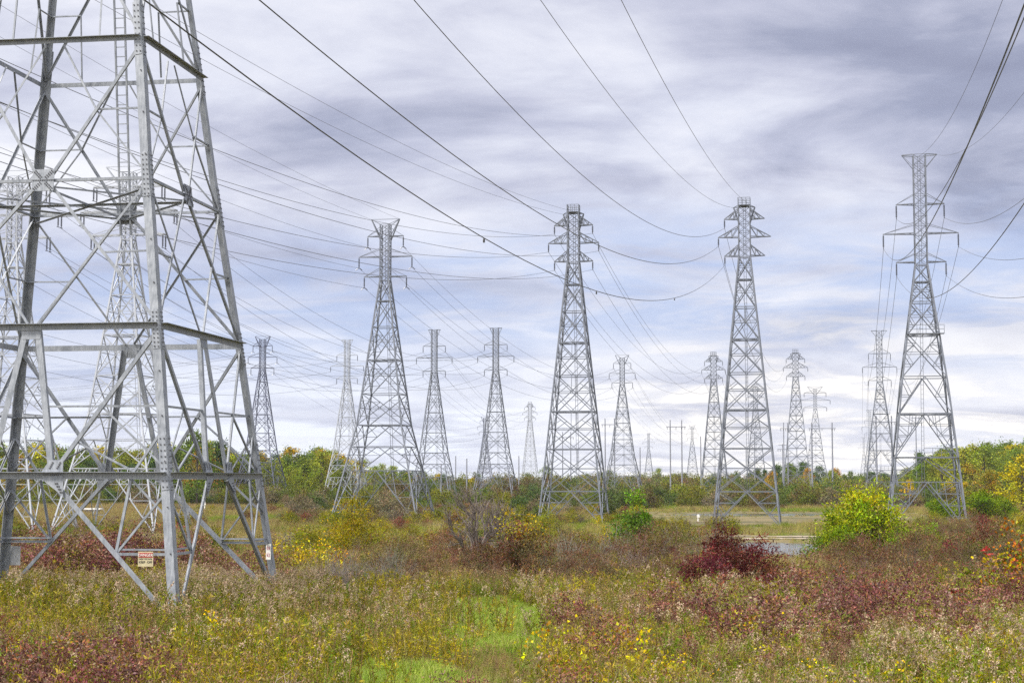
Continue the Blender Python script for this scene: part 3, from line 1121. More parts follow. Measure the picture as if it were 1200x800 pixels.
for s in (-1, 1):
    for a in (2, 1, 0):
        A = t3[(a, s)]
        wire(A, A + np.array([-59.5, -253, -9.5]), 8.4, f'conductor from the central railed tower, {ARM[a]} {SIDE[s]} arm, rising behind the near tower', .02)
        A = t2[(a, s)]
        if s < 0:
            wire(A, A + np.array([-45.9, -253, 4.3]), 5.5, f'conductor from the splayed tower, {ARM[a]} {SIDE[s]} arm, rising to the upper left', .02)
for s in (-1, 1):
    A = t3[('e', s)]
    wire(A, A + np.array([-59.5, -253, -4.5]), 6.0, f'faint earth wire rising left from the {SIDE[s]} top of the central railed tower', .016)
    A = t2[('e', s)]
    wire(A, A + np.array([-45.9, -253, 4.3]), 4.5, f'faint earth wire rising left from the {SIDE[s]} top of the splayed tower', .016)
NAMES = {'T2': 'splayed tower', 'T3': 'central railed tower', 'T4': 'empty armed tower', 'T5': 'balconied tower', 'T6': 'tower behind the ladder',
         'T7': 'tower at the left edge', 'T8': 'dark tower above the left wood', 'T10': 'flat topped tower above the bare tree', 'T11': 'tower behind the bare tree'}
for a_, b_, sides in (('T2', 'T14', (-1, 1)), ('T3', 'T17', (-1, 1)), ('T4', 'T18', (-1,)), ('T5', 'T21', (-1, 1)), ('T6', 'T11', (-1, 1)), ('T7', 'T10', (-1, 1)), ('T8', 'T12', (1,)), ):
    for s in sides:
        for a in (0, 1, 2):
            p, q = TOWERS[a_]['pts'][(a, s)], TOWERS[b_]['pts'][(a, s)]
            wire(p, q, 9.0, f'thin conductor beyond the {NAMES[a_]}, {ARM[a]} {SIDE[s]} arm', .024)
for a_, b_ in (('T14', 'T16'), ('T17', 'T20'), ('T21', 'T22'), ('T10', 'T13')):
    nm = {'T14': 'distant V topped tower', 'T17': 'distant railed tower', 'T21': 'distant flat topped tower', 'T10': 'flat topped tower above the bare tree'}[a_]
    for s in (-1, 1):
        for a in (0, 1, 2):
            p, q = TOWERS[a_]['pts'][(a, s)], TOWERS[b_]['pts'][(a, s)]
            wire(p, q, 8.0, f'faint far conductor from the {nm}, {ARM[a]} {SIDE[s]} arm', .026)
for k_, nm in (('T9', 'pale tower behind the splayed one'), ('T10', 'flat topped tower above the bare tree'), ('T11', 'tower behind the bare tree'), ('T8', 'dark tower above the left wood')):
    for s in ((-1,) if k_ != 'T8' else (-1, 1)):
        for a in (0, 1, 2):
            p = TOWERS[k_]['pts'][(a, s)]
            if k_ == 'T8':
                wire(p, p + np.array([-190, 20, 0]), 8.0, f'thin conductor left of the {nm}, {ARM[a]} {SIDE[s]} arm', .03)
            elif k_ == 'T9':
                wire(p, p + np.array([-50, -253, 0]), 8.0, f'thin conductor left from the {nm}, {ARM[a]} {SIDE[s]} arm', .028)


# ------------------------------------------------------------------ poles far off
def pole_frame(px, ytop, H, spacing, label, arms=True, base=-2.0, mat=M_POLE, r=.28, n=2):
    v = -(ytop - 400) / F_PX
    Y = (H + base - CAM_Z) / ((_s + v * _c) / (_c - v * _s))
    P = at(px, ytop, Y)
    root = link('power_pole', None, None, (P[0], Y, base))
    tag(root, label, 'power pole', 'plain poles on the skyline')
    xs = [-spacing / 2, spacing / 2] if n == 2 else [0]
    for x in xs:
        mb = MB()
        mb.lathe((x, 0, -.5), [(0, 0), (r * 1.25, 0), (r * .8, H + .5), (0, H + .5)], 8)
        mb.build('pole', mat, root)
    if arms:
        mb = MB()
        w = spacing / 2 + 1.2 if n == 2 else 2.0
        mb.bars((-w, -.3, H - 2.0), (w, -.3, H - 2.0), .22)
        if n == 1:
            mb.bars((-w * .8, -.3, H - .4), (w * .8, -.3, H - .4), .2)
        mb.build('cross_arm', mat, root)
        mb = MB()
        for x in (-w * .9, 0 if n == 2 else -w * .45, w * .9):
            mb.lathe((x, -.3, H - 2.9), [(.03, 0), (.08, .1), (.08, .7), (.03, .8)], 6)
        mb.build('insulator', M_INS, root)


for (px, yt, H, sp, n, lb) in [
        (792, 492, 24, 3.4, 2, 'pair of tall thin joined poles on the skyline beside the tiny V topped tower'),
        (714.5, 490, 26, 3.0, 2, 'pair of grey poles with cross arms behind the distant V topped tower'),
        (664, 506, 24, 3.0, 2, 'pair of grey poles seen through the central railed tower'),
        (920.5, 495, 26, 1.4, 2, 'close pair of grey poles behind the far railed tower'),
        (963, 495, 26, 7.0, 2, 'pair of thick grey poles between the spread legs of the far tower'),
        (1035.5, 487, 27, 5.0, 2, 'pair of thick grey poles behind the distant flat topped tower'),
        (1073, 488, 26, 0, 1, 'single T shaped pole seen through the balconied tower'),
        (821, 511, 20, 0, 1, 'single grey pole left of the distant railed tower'),
        (884, 505, 24, 0, 1, 'single grey pole seen through the empty armed tower'),
        (917, 520, 20, 0, 1, 'short T shaped pole left of the far railed tower'),
        (534, 534, 14, 0, 1, 'short dark pole on the skyline right of the flat topped tower'),
        (547, 537, 12, 0, 1, 'shorter dark pole on the skyline near the bare tree'),
        (608, 534, 14, 0, 1, 'dark pole on the skyline right of the tower behind the bare tree'),
        (517, 543, 11, 0, 1, 'stubby pole on the skyline inside the flat topped tower'),
        (750, 524, 17, 0, 1, 'thin pole on the skyline beside the distant V topped tower')]:
    pole_frame(px, yt, H, sp, lb, arms=n == 2 or 'T shaped' in lb, n=n, r=.27 if 'thick' in lb else .19)

# ------------------------------------------------------------------ vegetation
rng = np.random.default_rng(7)


def unit(v):
    return v / np.maximum(np.linalg.norm(v, axis=-1, keepdims=True), 1e-9)


def add_leaves(mb, P, D, L, W, col, mat=0, rs=rng, fold=.25):
    """rhombic leaves: base P, direction D, length L, width W"""
    n = len(P)
    D = unit(D)
    up = unit(rs.normal(size=(n, 3)))
    S = unit(np.cross(D, up))
    N = np.cross(S, D)
    L = np.broadcast_to(L, (n,))[:, None]
    W = np.broadcast_to(W, (n,))[:, None]
    a = P
    b = P + D * L * .5 + S * W * .5 + N * W * fold
    c = P + D * L - N * L * .12
    d = P + D * L * .5 - S * W * .5 + N * W * fold
    mb.quads(np.stack([a, b, c, d], 1), col, mat)


def pick(pal, n, rs, jit=.18):
    w = np.array([p[1] for p in pal], float)
    k = rs.choice(len(pal), n, p=w / w.sum())
    c = np.array([p[0] for p in pal])[k]
    return np.clip(c * (1 + rs.normal(size=(n, 1)) * jit) * (1 + rs.normal(size=(n, 3)) * jit * .35), .005, .9)


def goldenrod(seed, h, nst, pal, head, headp, spread=.3, leaf=.095):
    """a clump of upright weeds with narrow leaves and feathery seed heads"""
    rs = np.random.default_rng(seed)
    mb = MB()
    for i in range(nst):
        a, r = rs.uniform(0, 6.28), spread * math.sqrt(rs.uniform())
        b = np.array([math.cos(a) * r, math.sin(a) * r, -.05])
        hh = h * rs.uniform(.55, 1.2)
        lean = rs.normal(size=2) * .16 * hh
        t = np.linspace(0, 1, 5)[:, None]
        P = b + np.hstack([lean[0] * t ** 1.6, lean[1] * t ** 1.6, hh * t])
        mb.tube(P, np.linspace(.010, .005, 5), 3, pick([((.22, .17, .07), 2), ((.17, .17, .05), 2), ((.26, .16, .09), 1)], 1, rs)[0], 1)
        nl = int(34 * hh)
        sc_ = pick(pal, 1, rs, .16)
        tt = rs.uniform(.12, .93, nl)
        Q = np.stack([np.interp(tt, t[:, 0], P[:, j]) for j in range(3)], 1)
        ph = rs.uniform(0, 6.28, nl)
        D = np.stack([np.cos(ph), np.sin(ph), rs.uniform(-.3, 1.6, nl)], 1)
        add_leaves(mb, Q, D, leaf * rs.uniform(.6, 1.6, nl), leaf * rs.uniform(.16, .3, nl), np.clip(sc_ * (1 + rs.normal(size=(nl, 1)) * .14), .005, .9), 0, rs)
        if rs.uniform() < headp:
            tip = P[-1]
            nq = 30
            q = rs.uniform(0, 1, nq)
            off = rs.normal(size=(nq, 3)) * (.055 * (1 - q) + .012)[:, None]
            Q = tip + off + np.outer(q - .45, [lean[0] * .5, lean[1] * .5, .2])
            D = rs.normal(size=(nq, 3)) + [0, 0, .5]
            add_leaves(mb, Q, D, rs.uniform(.025, .06, nq), .028, pick(head, nq, rs, .12), 1, rs)
    return mb.mesh('goldenrod', [M_LEAF, M_DRY])


def grass(seed, h, nb, pal, spread=.3, w=.012, seedheads=False):
    rs = np.random.default_rng(seed)
    mb = MB()
    a, r = rs.uniform(0, 6.28, nb), spread * np.sqrt(rs.uniform(size=nb))
    B = np.stack([np.cos(a) * r, np.sin(a) * r, np.full(nb, -.03)], 1)
    hh = h * rs.uniform(.5, 1.1, nb)
    ph = rs.uniform(0, 6.28, nb)
    bend = rs.uniform(.1, .55, nb) * hh
    side = np.stack([-np.sin(ph), np.cos(ph), np.zeros(nb)], 1)
    out = np.stack([np.cos(ph), np.sin(ph), np.zeros(nb)], 1)
    col = pick(pal, nb, rs)
    prev = None
    for t in (0, .4, .75, 1.0):
        C = B + out * (bend * t ** 2)[:, None] + np.outer(hh * (t - .15 * t * t), [0, 0, 1])
        ww = side * w * (1 - t * .9) / 2
        if prev is not None:
            mb.quads(np.stack([prev[0], prev[1], C + ww, C - ww], 1), col, 0)
        prev = (C - ww, C + ww)
    if seedheads:
        k = rs.uniform(size=nb) < .35
        Q = np.repeat(C[k], 7, 0) + rs.normal(size=(7 * k.sum(), 3)) * [.02, .02, .07]
        add_leaves(mb, Q, rs.normal(size=Q.shape) + [0, 0, 1], .06, .02, pick([((.30, .21, .12), 1), ((.24, .15, .10), 1)], len(Q), rs), 1, rs)
    return mb.mesh('grass', [M_LEAF, M_DRY])


def branch_tree(mb, rs, p, d, L, r, depth, col, tips, droop=0.0, spread=.55, kids=(2, 4), mat=1, shrink=.72):
    n = 4
    pts = [p]
    q = p.copy()
    dd = d.copy()
    for i in range(n):
        dd = unit(dd + rs.normal(size=3) * .13 + np.array([0, 0, .06 - droop]))
        q = q + dd * L / n
        pts.append(q.copy())
    mb.tube(pts, np.linspace(r, r * .6, n + 1), 4 if r < .05 else 6, col, mat)
    if depth == 0:
        tips.append((q, dd))
        return
    for k in range(rs.integers(kids[0], kids[1] + 1)):
        t = rs.uniform(.35, 1.0)
        j = min(n, int(t * n))
        nd = unit(dd + rs.normal(size=3) * spread + np.array([0, 0, .12]))
        branch_tree(mb, rs, pts[j], nd, L * shrink * rs.uniform(.75, 1.15), r * .58, depth - 1, col, tips, droop, spread, kids, mat, shrink)
    tips.append((q, dd))


def shrub(name, seed, h, w, n_clump, n_leaf, leaf, pal, twig, dens_low=.25, top_pal=None, twigs=30, stem_r=.02, clump_r=.22, wl=.5, hang=0.0):
    """crown and stems of a shrub: clumps of leaves in an uneven dome over bare stems; returns the two meshes"""
    rs = np.random.default_rng(seed)
    cr, st = MB(), MB()
    tw = pick([(twig, 1)], 1, rs)[0]
    # clump centres inside an irregular dome
    a = rs.uniform(0, 6.28, n_clump)
    u = rs.uniform(dens_low, 1, n_clump)
    lob = 1 + .32 * np.sin(a * 3 + seed) + .22 * np.sin(a * 5 + 2 * seed)
    u = u * (1 + .22 * np.sin(a * 2 + 1.7 * seed) * u)
    rad = w / 2 * lob * np.sqrt(np.clip(1 - (np.clip(u, 0, 1) * .95) ** 2.2, 0.02, 1)) * rs.uniform(.25, 1.15, n_clump) ** .6
    C = np.stack([np.cos(a) * rad, np.sin(a) * rad, h * u * rs.uniform(.72, 1.10, n_clump)], 1)
    for c in C[:twigs]:
        b = np.array([c[0] * .18, c[1] * .18, -.1]) + rs.normal(size=3) * [.08, .08, 0]
        m = lerp(b, c, .55) + rs.normal(size=3) * .08 * h - np.array([c[0], c[1], 0]) * .12
        t = np.linspace(0, 1, 6)[:, None]
        P = (1 - t) ** 2 * b + 2 * t * (1 - t) * m + t * t * (c + (c - m) * .12)
        st.tube(P, np.linspace(stem_r, stem_r * .3, 6), 4, tw * rs.uniform(.7, 1.2), 0)
        for j in range(4):
            q = P[rs.integers(2, 6)]
            st.tube([q, q + rs.normal(size=3) * .1 * h + [0, 0, .07 * h]], [stem_r * .35, stem_r * .12], 3, tw, 0)
    cp = pick(pal, n_clump, rs, .2)
    if top_pal is not None:
        k = (C[:, 2] > h * top_pal[1]) & (rs.uniform(size=n_clump) < top_pal[2])
        cp[k] = pick(top_pal[0], int(k.sum()), rs, .1)
    per = max(1, n_leaf // n_clump)
    idx = np.repeat(np.arange(n_clump), per)
    sc = .72 * clump_r * rs.uniform(.35, 1.6, n_clump)[idx]
    Q = C[idx] + rs.normal(size=(len(idx), 3)) * sc[:, None] * [1, 1, .75]
    Q[:, 2] = np.abs(Q[:, 2])
    D = unit(Q - C[idx]) + rs.normal(size=Q.shape) * .6 + [0, 0, .15 - hang]
    col = np.clip(cp[idx] * (1 + rs.normal(size=(len(idx), 1)) * .24) * (1 + rs.normal(size=(len(idx), 3)) * .06), .006, .9)
    add_leaves(cr, Q, D, leaf * rs.uniform(.6, 1.35, len(idx)), leaf * wl, col, 0, rs)
    return cr.mesh(name + '_crown', [M_LEAF]), st.mesh(name + '_stems', [M_BARK])


def put_plant(name, meshes, x, y, label, cat, group=None, s=1.0, rz=None, z=None, parts=('crown', 'stems')):
    zz = float(ground_z(x, y)) if z is None else z
    root = link(name, None, None, (x, y, zz - .04), rng.uniform(0, 6.28) if rz is None else rz)
    root.scale = (s, s, s * rng.uniform(.92, 1.08))
    tag(root, label, cat, group)
    for pn, me in zip(parts, meshes):
        link(pn, me, root)
    return root


# palettes (real leaf colours)
G_OLIVE = [((.20, .22, .030), 3), ((.28, .26, .045), 2), ((.13, .165, .022), 2)]
G_FRESH = [((.16, .25, .03), 3), ((.25, .30, .04), 2)]
G_GOLD = [((.38, .31, .045), 3), ((.31, .27, .05), 2), ((.24, .25, .035), 2)]
G_DRY = [((.27, .19, .10), 3), ((.21, .14, .075), 2), ((.17, .15, .05), 1)]
HEAD = [((.42, .335, .225), 3), ((.35, .27, .18), 2), ((.47, .39, .28), 2)]
HEADP = [((.37, .27, .19), 3), ((.31, .21, .15), 2)]
DOG = [((.165, .065, .065), 3.5), ((.27, .135, .12), 3), ((.11, .06, .045), 2), ((.22, .20, .05), 2.5), ((.31, .20, .155), 2), ((.25, .13, .07), 1)]
BROWN = [((.165, .080, .050), 3), ((.12, .065, .040), 3), ((.21, .115, .08), 2), ((.14, .125, .035), 2)]
OLIVEBR = [((.15, .10, .05), 2), ((.13, .13, .035), 3), ((.18, .125, .07), 2)]
SUMAC = [((.165, .040, .044), 4), ((.115, .03, .032), 3), ((.22, .08, .06), 2), ((.14, .065, .035), 2.5)]
YELLOW = [((.54, .43, .045), 3), ((.42, .40, .055), 3), ((.50, .31, .05), 1), ((.25, .27, .04), 1.5)]
GREENB = [((.16, .245, .025), 4), ((.22, .28, .03), 3), ((.11, .18, .022), 2)]
WILLOW = [((.21, .21, .030), 4), ((.28, .25, .035), 3), ((.15, .165, .03), 2)]


def scatter(name, protos, X, Y, S, RZ, idx=None, tilt=None):
    """stuff: many small plants as one object (geometry nodes instances of the prototype meshes)"""
    n = len(X)
    Z = ground_z(X, Y) - .02
    me = bpy.data.meshes.new(name)
    me.vertices.add(n)
    me.vertices.foreach_set('co', np.stack([X, Y, Z], 1).astype(np.float32).ravel())
    for nm, typ, arr in (('scl', 'FLOAT', S), ('rot', 'FLOAT', RZ), ('idx', 'INT', idx if idx is not None else rng.integers(0, len(protos), n))):
        a = me.attributes.new(nm, typ, 'POINT')
        a.data.foreach_set('value', np.asarray(arr, np.int32 if typ == 'INT' else np.float32))
    o = link(name, me)
    tag(o, kind='stuff')
    ng = bpy.data.node_groups.new(name, 'GeometryNodeTree')
    ng.interface.new_socket('Geometry', in_out='INPUT', socket_type='NodeSocketGeometry')
    ng.interface.new_socket('Geometry', in_out='OUTPUT', socket_type='NodeSocketGeometry')
    nd, lk = ng.nodes, ng.links
    gi, go = nd.new('NodeGroupInput'), nd.new('NodeGroupOutput')
    join = nd.new('GeometryNodeJoinGeometry')
    for i, pm in enumerate(reversed(protos)):
        po = bpy.data.objects.new(name + '_plant', pm)      # never linked to the scene: only a source of instances
        oi = nd.new('GeometryNodeObjectInfo')
        oi.inputs['Object'].default_value = po
        oi.inputs['As Instance'].default_value = True
        lk.new(oi.outputs['Geometry'], join.inputs[0])
    iop = nd.new('GeometryNodeInstanceOnPoints')
    iop.inputs['Pick Instance'].default_value = True

    def attr(nm, typ):
        a = nd.new('GeometryNodeInputNamedAttribute')
        a.data_type = typ
        a.inputs['Name'].default_value = nm
        return a.outputs['Attribute']
    cmb = nd.new('ShaderNodeCombineXYZ')
    lk.new(attr('rot', 'FLOAT'), cmb.inputs[2])
    lk.new(gi.outputs[0], iop.inputs['Points'])
    lk.new(join.outputs[0], iop.inputs['Instance'])
    lk.new(attr('idx', 'INT'), iop.inputs['Instance Index'])
    e2r = nd.new('FunctionNodeEulerToRotation')
    lk.new(cmb.outputs[0], e2r.inputs[0])
    lk.new(e2r.outputs[0], iop.inputs['Rotation'])
    lk.new(attr('scl', 'FLOAT'), iop.inputs['Scale'])
    lk.new(iop.outputs[0], go.inputs[0])
    md = o.modifiers.new('scatter', 'NODES')
    md.node_group = ng
    return o


def ell(px, py, cx, cy, a, b):
    return ((px - cx) / a) ** 2 + ((py - cy) / b) ** 2


def field(n, y0, y1, margin=1.4):
    """random ground points inside the (slightly widened) view between two distances, even in area"""
    y = np.sqrt(rng.uniform(size=n) * (y1 ** 2 - y0 ** 2) + y0 ** 2)
    x = rng.uniform(-1, 1, n) * y * .2975 * margin + np.sign(rng.uniform(-1, 1, n)) * 0
    return x, y


GR_CLUMPS = [(588, 740, 64, 26), (575, 716, 44, 10), (470, 812, 82, 28), (985, 715, 26, 26)]


def is_grass(px, py, k=1.0):
    f = np.zeros(px.shape, bool)
    wob = .8 * (vnoise(px * .06, py * .12, 31) - .5)
    for c in GR_CLUMPS:
        f |= ell(px, py, *c) + wob < k
    return f


def blocks_grass(X, Y, h, k=1.0):
    f = np.zeros(X.shape, bool)
    for z in np.linspace(0, h, 5):
        a, b = proj(np.stack([X, Y, ground_z(X, Y) + z], 1))
        f |= is_grass(a, b, k)
    return f


DOGZ = [(70, 780, 120, 52), (150, 745, 60, 30), (745, 735, 100, 42), (1010, 712, 190, 26), (560, 785, 110, 24), (830, 760, 70, 35), (1120, 725, 90, 25)]


def dogz(px, py, k=1.0):
    f = np.zeros(px.shape, bool)
    for c in DOGZ:
        f |= ell(px, py, *c) < k
    return f


# --- low weeds of the near meadow
gold = [goldenrod(10 + i, .95, 6, G_OLIVE, HEAD, .05) for i in range(4)] + \
       [goldenrod(20 + i, .9, 6, G_GOLD, HEAD, .10) for i in range(4)] + \
       [goldenrod(30 + i, .85, 6, G_FRESH, HEAD, .06) for i in range(2)] + \
       [goldenrod(40 + i, .9, 6, G_DRY, HEADP, .22) for i in range(2)] + \
       [goldenrod(50 + i, .95, 6, G_OLIVE, HEAD, .8) for i in range(2)]
X, Y = field(22500, 21, 82)
px, py = proj(np.stack([X, Y, ground_z(X, Y) + .6], 1))
gpx, gpy = proj(np.stack([X, Y, ground_z(X, Y)], 1))
keep = ~blocks_grass(X, Y, 1.25) | (rng.uniform(size=len(X)) < .07)
inner = dogz(px, py, .9)
keep &= ~(inner & (rng.uniform(size=len(X)) < .6))
lim = np.interp(gpx, [0, 330, 400, 1200], [66, 64, 55, 55]) + 5 * (vnoise(X * .3, Y * .1, 17) - .5)
keep &= (Y < lim) | (rng.uniform(size=len(X)) < .10)
X, Y, px, py = X[keep], Y[keep], px[keep], py[keep]
n = len(X)
q = vnoise(X * .20, Y * .16, 5) * .7 + .3 * vnoise(X * .7, Y * .6, 6) + rng.normal(size=n) * .06
q2 = vnoise(X * .28, Y * .2, 12) + rng.normal(size=n) * .08
R_ = lambda a, b: rng.integers(a, b, n)
idx = np.where(q < .40, R_(0, 4), np.where(q < .60, R_(4, 8), np.where(q < .78, R_(8, 10), R_(10, 12))))
idx = np.where((px < 560) & (py < 725) & (rng.uniform(size=n) < .55), np.where(q2 < .5, R_(4, 8), R_(0, 4)), idx)
idx = np.where((px > 130) & (px < 470) & (py > 725) & (q2 > .35) & (rng.uniform(size=n) < .7), np.where(rng.uniform(size=n) < .5, R_(8, 10), R_(0, 4)), idx)
idx = np.where((q2 > .74) & (rng.uniform(size=n) < .75), R_(12, 14), idx)
idx = np.where((px > 820) & (py > 735) & (rng.uniform(size=n) < .30), R_(12, 14), idx)
idx = np.where((px > 780) & (rng.uniform(size=n) < .3), R_(8, 10), idx)
S = rng.uniform(.65, 1.15, len(X)) * (.55 + .68 * vnoise(X * .24, Y * .2, 8))
scatter('goldenrod_meadow', gold, X, Y, S, rng.uniform(0, 6.28, len(X)), idx)

# --- short bright grass in the mown gaps
gs = [grass(100 + i, .36, 110, [[((.23, .33, .05), 3), ((.30, .37, .08), 2)], [((.29, .37, .08), 2), ((.40, .37, .16), 1.5)], [((.17, .27, .04), 3), ((.28, .33, .08), 1)], [((.35, .39, .13), 2), ((.25, .31, .06), 1)]][i], .24, .016) for i in range(4)]
X, Y = field(60000, 24, 60, 1.0)
gpx, gpy = proj(np.stack([X, Y, ground_z(X, Y) + .1], 1))
k = (is_grass(gpx, gpy, 1.3) & (rng.uniform(size=len(X)) < .4)) | (is_grass(gpx, gpy, .95) & (rng.uniform(size=len(X)) < .9))
scatter('short_grass', gs, X[k], Y[k], rng.uniform(.6, 1.3, k.sum()), rng.uniform(0, 6.28, k.sum()))

# --- dry bent grass everywhere under the weeds
dg = [grass(120 + i, [.55, .8, .6, .9][i], 60, [[((.31, .28, .09), 3), ((.23, .26, .05), 3)], [((.38, .33, .15), 2), ((.27, .26, .08), 2)], [((.17, .235, .04), 3), ((.25, .27, .06), 2)], [((.33, .27, .12), 2), ((.22, .24, .05), 2)]][i], .28, .013, i == 3) for i in range(4)]
X, Y = field(12500, 21, 110)
gpx, gpy = proj(np.stack([X, Y, ground_z(X, Y) + .1], 1))
tpx, tpy = proj(np.stack([X, Y, ground_z(X, Y) + .6], 1))
bl = blocks_grass(X, Y, .95)
k = ~bl | (~is_grass(gpx, gpy, 1.1) & (rng.uniform(size=len(X)) < .6)) | (rng.uniform(size=len(X)) < .06)
scatter('rough_grass', dg, X[k], Y[k], rng.uniform(.6, 1.25, k.sum()) * np.where(bl[k], .38, 1.0), rng.uniform(0, 6.28, k.sum()))

X, Y = field(42000, 24, 64, 1.0)
gpx, gpy = proj(np.stack([X, Y, ground_z(X, Y) + .1], 1))
k = blocks_grass(X, Y, 1.25) & ~is_grass(gpx, gpy, 1.0) & (rng.uniform(size=len(X)) < .7)
scatter('low_grass', dg + gs[1:3], X[k], Y[k], rng.uniform(.22, .5, k.sum()), rng.uniform(0, 6.28, k.sum()))

# --- marsh grass and reeds further off
MARSH = [((.34, .29, .12), 3), ((.27, .26, .08), 3), ((.19, .225, .045), 2.5), ((.30, .21, .11), 1)]
rg = [grass(140 + i, 1.35, 90, MARSH[i:] + MARSH[:1], .9, .035, True) for i in range(4)]
gg = [grass(150 + i, .9, 70, [((.16, .215, .04), 3), ((.23, .26, .05), 2)], .9, .035) for i in range(3)]
X, Y = field(31000, 80, 420, 1.35)
X2, Y2 = X, Y
pf_ = pond_f(X, Y)
path = np.abs(Y - (187 + .02 * X)) < 2.4
bank = (np.abs(Y - 181.5) < 3.4) & (X > 19) & (X < 34.5)
k = (pf_ < .12) & ~path & ~bank & ~((X > 19) & (X < 33) & (Y > 150) & (Y < 180))
X, Y = X[k], Y[k]
q = vnoise(X * .05, Y * .03, 11)
gpx, gpy = proj(np.stack([X, Y, ground_z(X, Y)], 1))
idx = np.where(q > .62, rng.integers(4, 7, len(X)), rng.integers(0, 4, len(X)))
idx = np.where((gpx > 330) & (gpx < 980) & (rng.uniform(size=len(X)) < .45), rng.integers(4, 7, len(X)), idx)
S = rng.uniform(.5, 1.1, len(X)) * np.where((np.abs(Y - 187) < 14) | (np.abs(X - 25) < 9), .6, 1.0) * np.where((X > 22) & (X < 75) & (Y > 235) & (Y < 340), .25, 1.0)
S = S * np.where((gpx > 872) & (gpx < 966) & (Y < 182), .3, 1.0)
S = S * np.where((gpx > 868) & (gpx < 962) & (Y > 235) & (Y < 340) & (rng.uniform(size=len(X)) < .9), .3, 1.0)
scatter('marsh_grass', rg + gg, X, Y, S, rng.uniform(0, 6.28, len(X)), idx)

X, Y = [], []
for cx, cy, a, b in PONDS:
    t = rng.uniform(0, 6.28, int(12 * (a + b)))
    r = rng.uniform(1.0, 1.3, len(t)) + .18 * np.sin(t * 5 + cx)
    X.append(cx + a * r * np.cos(t))
    Y.append(cy + b * r * np.sin(t))
X, Y = np.concatenate(X), np.concatenate(Y)
near = (Y > 150) & (Y < 185) & (X > 10)
scatter('pond_reeds', rg + gg, X, Y, np.where(near, .24, .26) * rng.uniform(.6, 1.4, len(X)), rng.uniform(0, 6.28, len(X)))

# --- far scrub that reads as one mass, 230 m and beyond
scr = []
for i in range(10):
    pal = [OLIVEBR, [((.11, .14, .03), 3), ((.15, .17, .035), 2)], [((.20, .205, .035), 3), ((.15, .165, .035), 2)], [((.19, .155, .09), 3), ((.16, .14, .09), 2)], [((.075, .11, .03), 3), ((.10, .13, .035), 1)]][i % 5]
    rs = np.random.default_rng(300 + i)
    cr, st = shrub('scrub', 300 + i, 3.4, 5.0, 60, 2400, .32, pal, (.12, .09, .07), .1, None, 14, .06, .55)
    scr.append(cr)
X, Y = field(2600, 235, 900, 1.15)
gpx, gpy = proj(np.stack([X, Y, ground_z(X, Y)], 1))
dens = vnoise(X * .02, Y * .012, 21)
k = (pond_f(X, Y) < .05) & (rng.uniform(size=len(X)) < np.clip((dens - .25) * 2.0, .03, 1)) & ~((X > 20) & (X < 75) & (Y < 345))
k &= ~((gpx < 330) & (Y < 395)) & ~((gpx > 1090) & (Y < 330))
k &= ~((gpx > 780) & (gpx < 850) & (Y > 250) & (Y < 345))
X, Y = X[k], Y[k]
S = rng.uniform(.45, 1.1, len(X)) * np.interp(Y, [235, 330, 480, 900], [.75, 1.0, 1.5, 2.1])
scatter('far_scrub', scr, X, Y, S, rng.uniform(0, 6.28, len(X)))


lows = []
for i in range(8):
    pal = [WILLOW, BROWN, G_OLIVE, OLIVEBR, [((.17, .14, .11), 2), ((.13, .11, .08), 2)], [((.10, .13, .03), 2), ((.14, .17, .03), 2)], G_GOLD, [((.20, .09, .06), 2), ((.16, .10, .06), 2)]][i]
    lows.append(shrub('low_scrub', 330 + i, 1.7, 2.4, 40, 1300, .17, pal, (.12, .09, .07), .05, None, 10, .03, .34)[0])
X, Y = field(2300, 100, 350, 1.1)
gpx, gpy = proj(np.stack([X, Y, ground_z(X, Y)], 1))
dens = vnoise(X * .06, Y * .03, 41) + .5 * (vnoise(X * .2, Y * .1, 42) - .5)
k = (pond_f(X, Y) < .05) & (rng.uniform(size=len(X)) < np.clip((dens - .38) * 2.2, .02, .8)) & (np.abs(Y - 187) > 6)
k &= ~((X > 17) & (X < 36) & (Y > 120) & (Y < 187)) & ~((X > 22) & (X < 75) & (Y > 225) & (Y < 345))
k &= ~((gpx < 330) & (Y > 130) & (rng.uniform(size=len(X)) < .45)) & ~((gpx > 868) & (gpx < 968))
X, Y = X[k], Y[k]
scatter('low_scrub', lows, X, Y, rng.uniform(.45, 1.15, len(X)), rng.uniform(0, 6.28, len(X)), np.clip((vnoise(X * .1, Y * .06, 43) * 10 - 1 + rng.normal(size=len(X)) * 1.2), 0, 7).astype(int))
X = np.linspace(-135, -45, 110) + rng.normal(size=110) * 1.5
Y = rng.uniform(405, 428, 110)
scatter('wood_edge_scrub', scr, X, Y, rng.uniform(.6, 1.25, 110), rng.uniform(0, 6.28, 110))
X = np.linspace(95, 150, 60) + rng.normal(size=60) * 1.5
Y = rng.uniform(430, 465, 60)
scatter('wood_edge_scrub', scr, X, Y, rng.uniform(.6, 1.2, 60), rng.uniform(0, 6.28, 60))


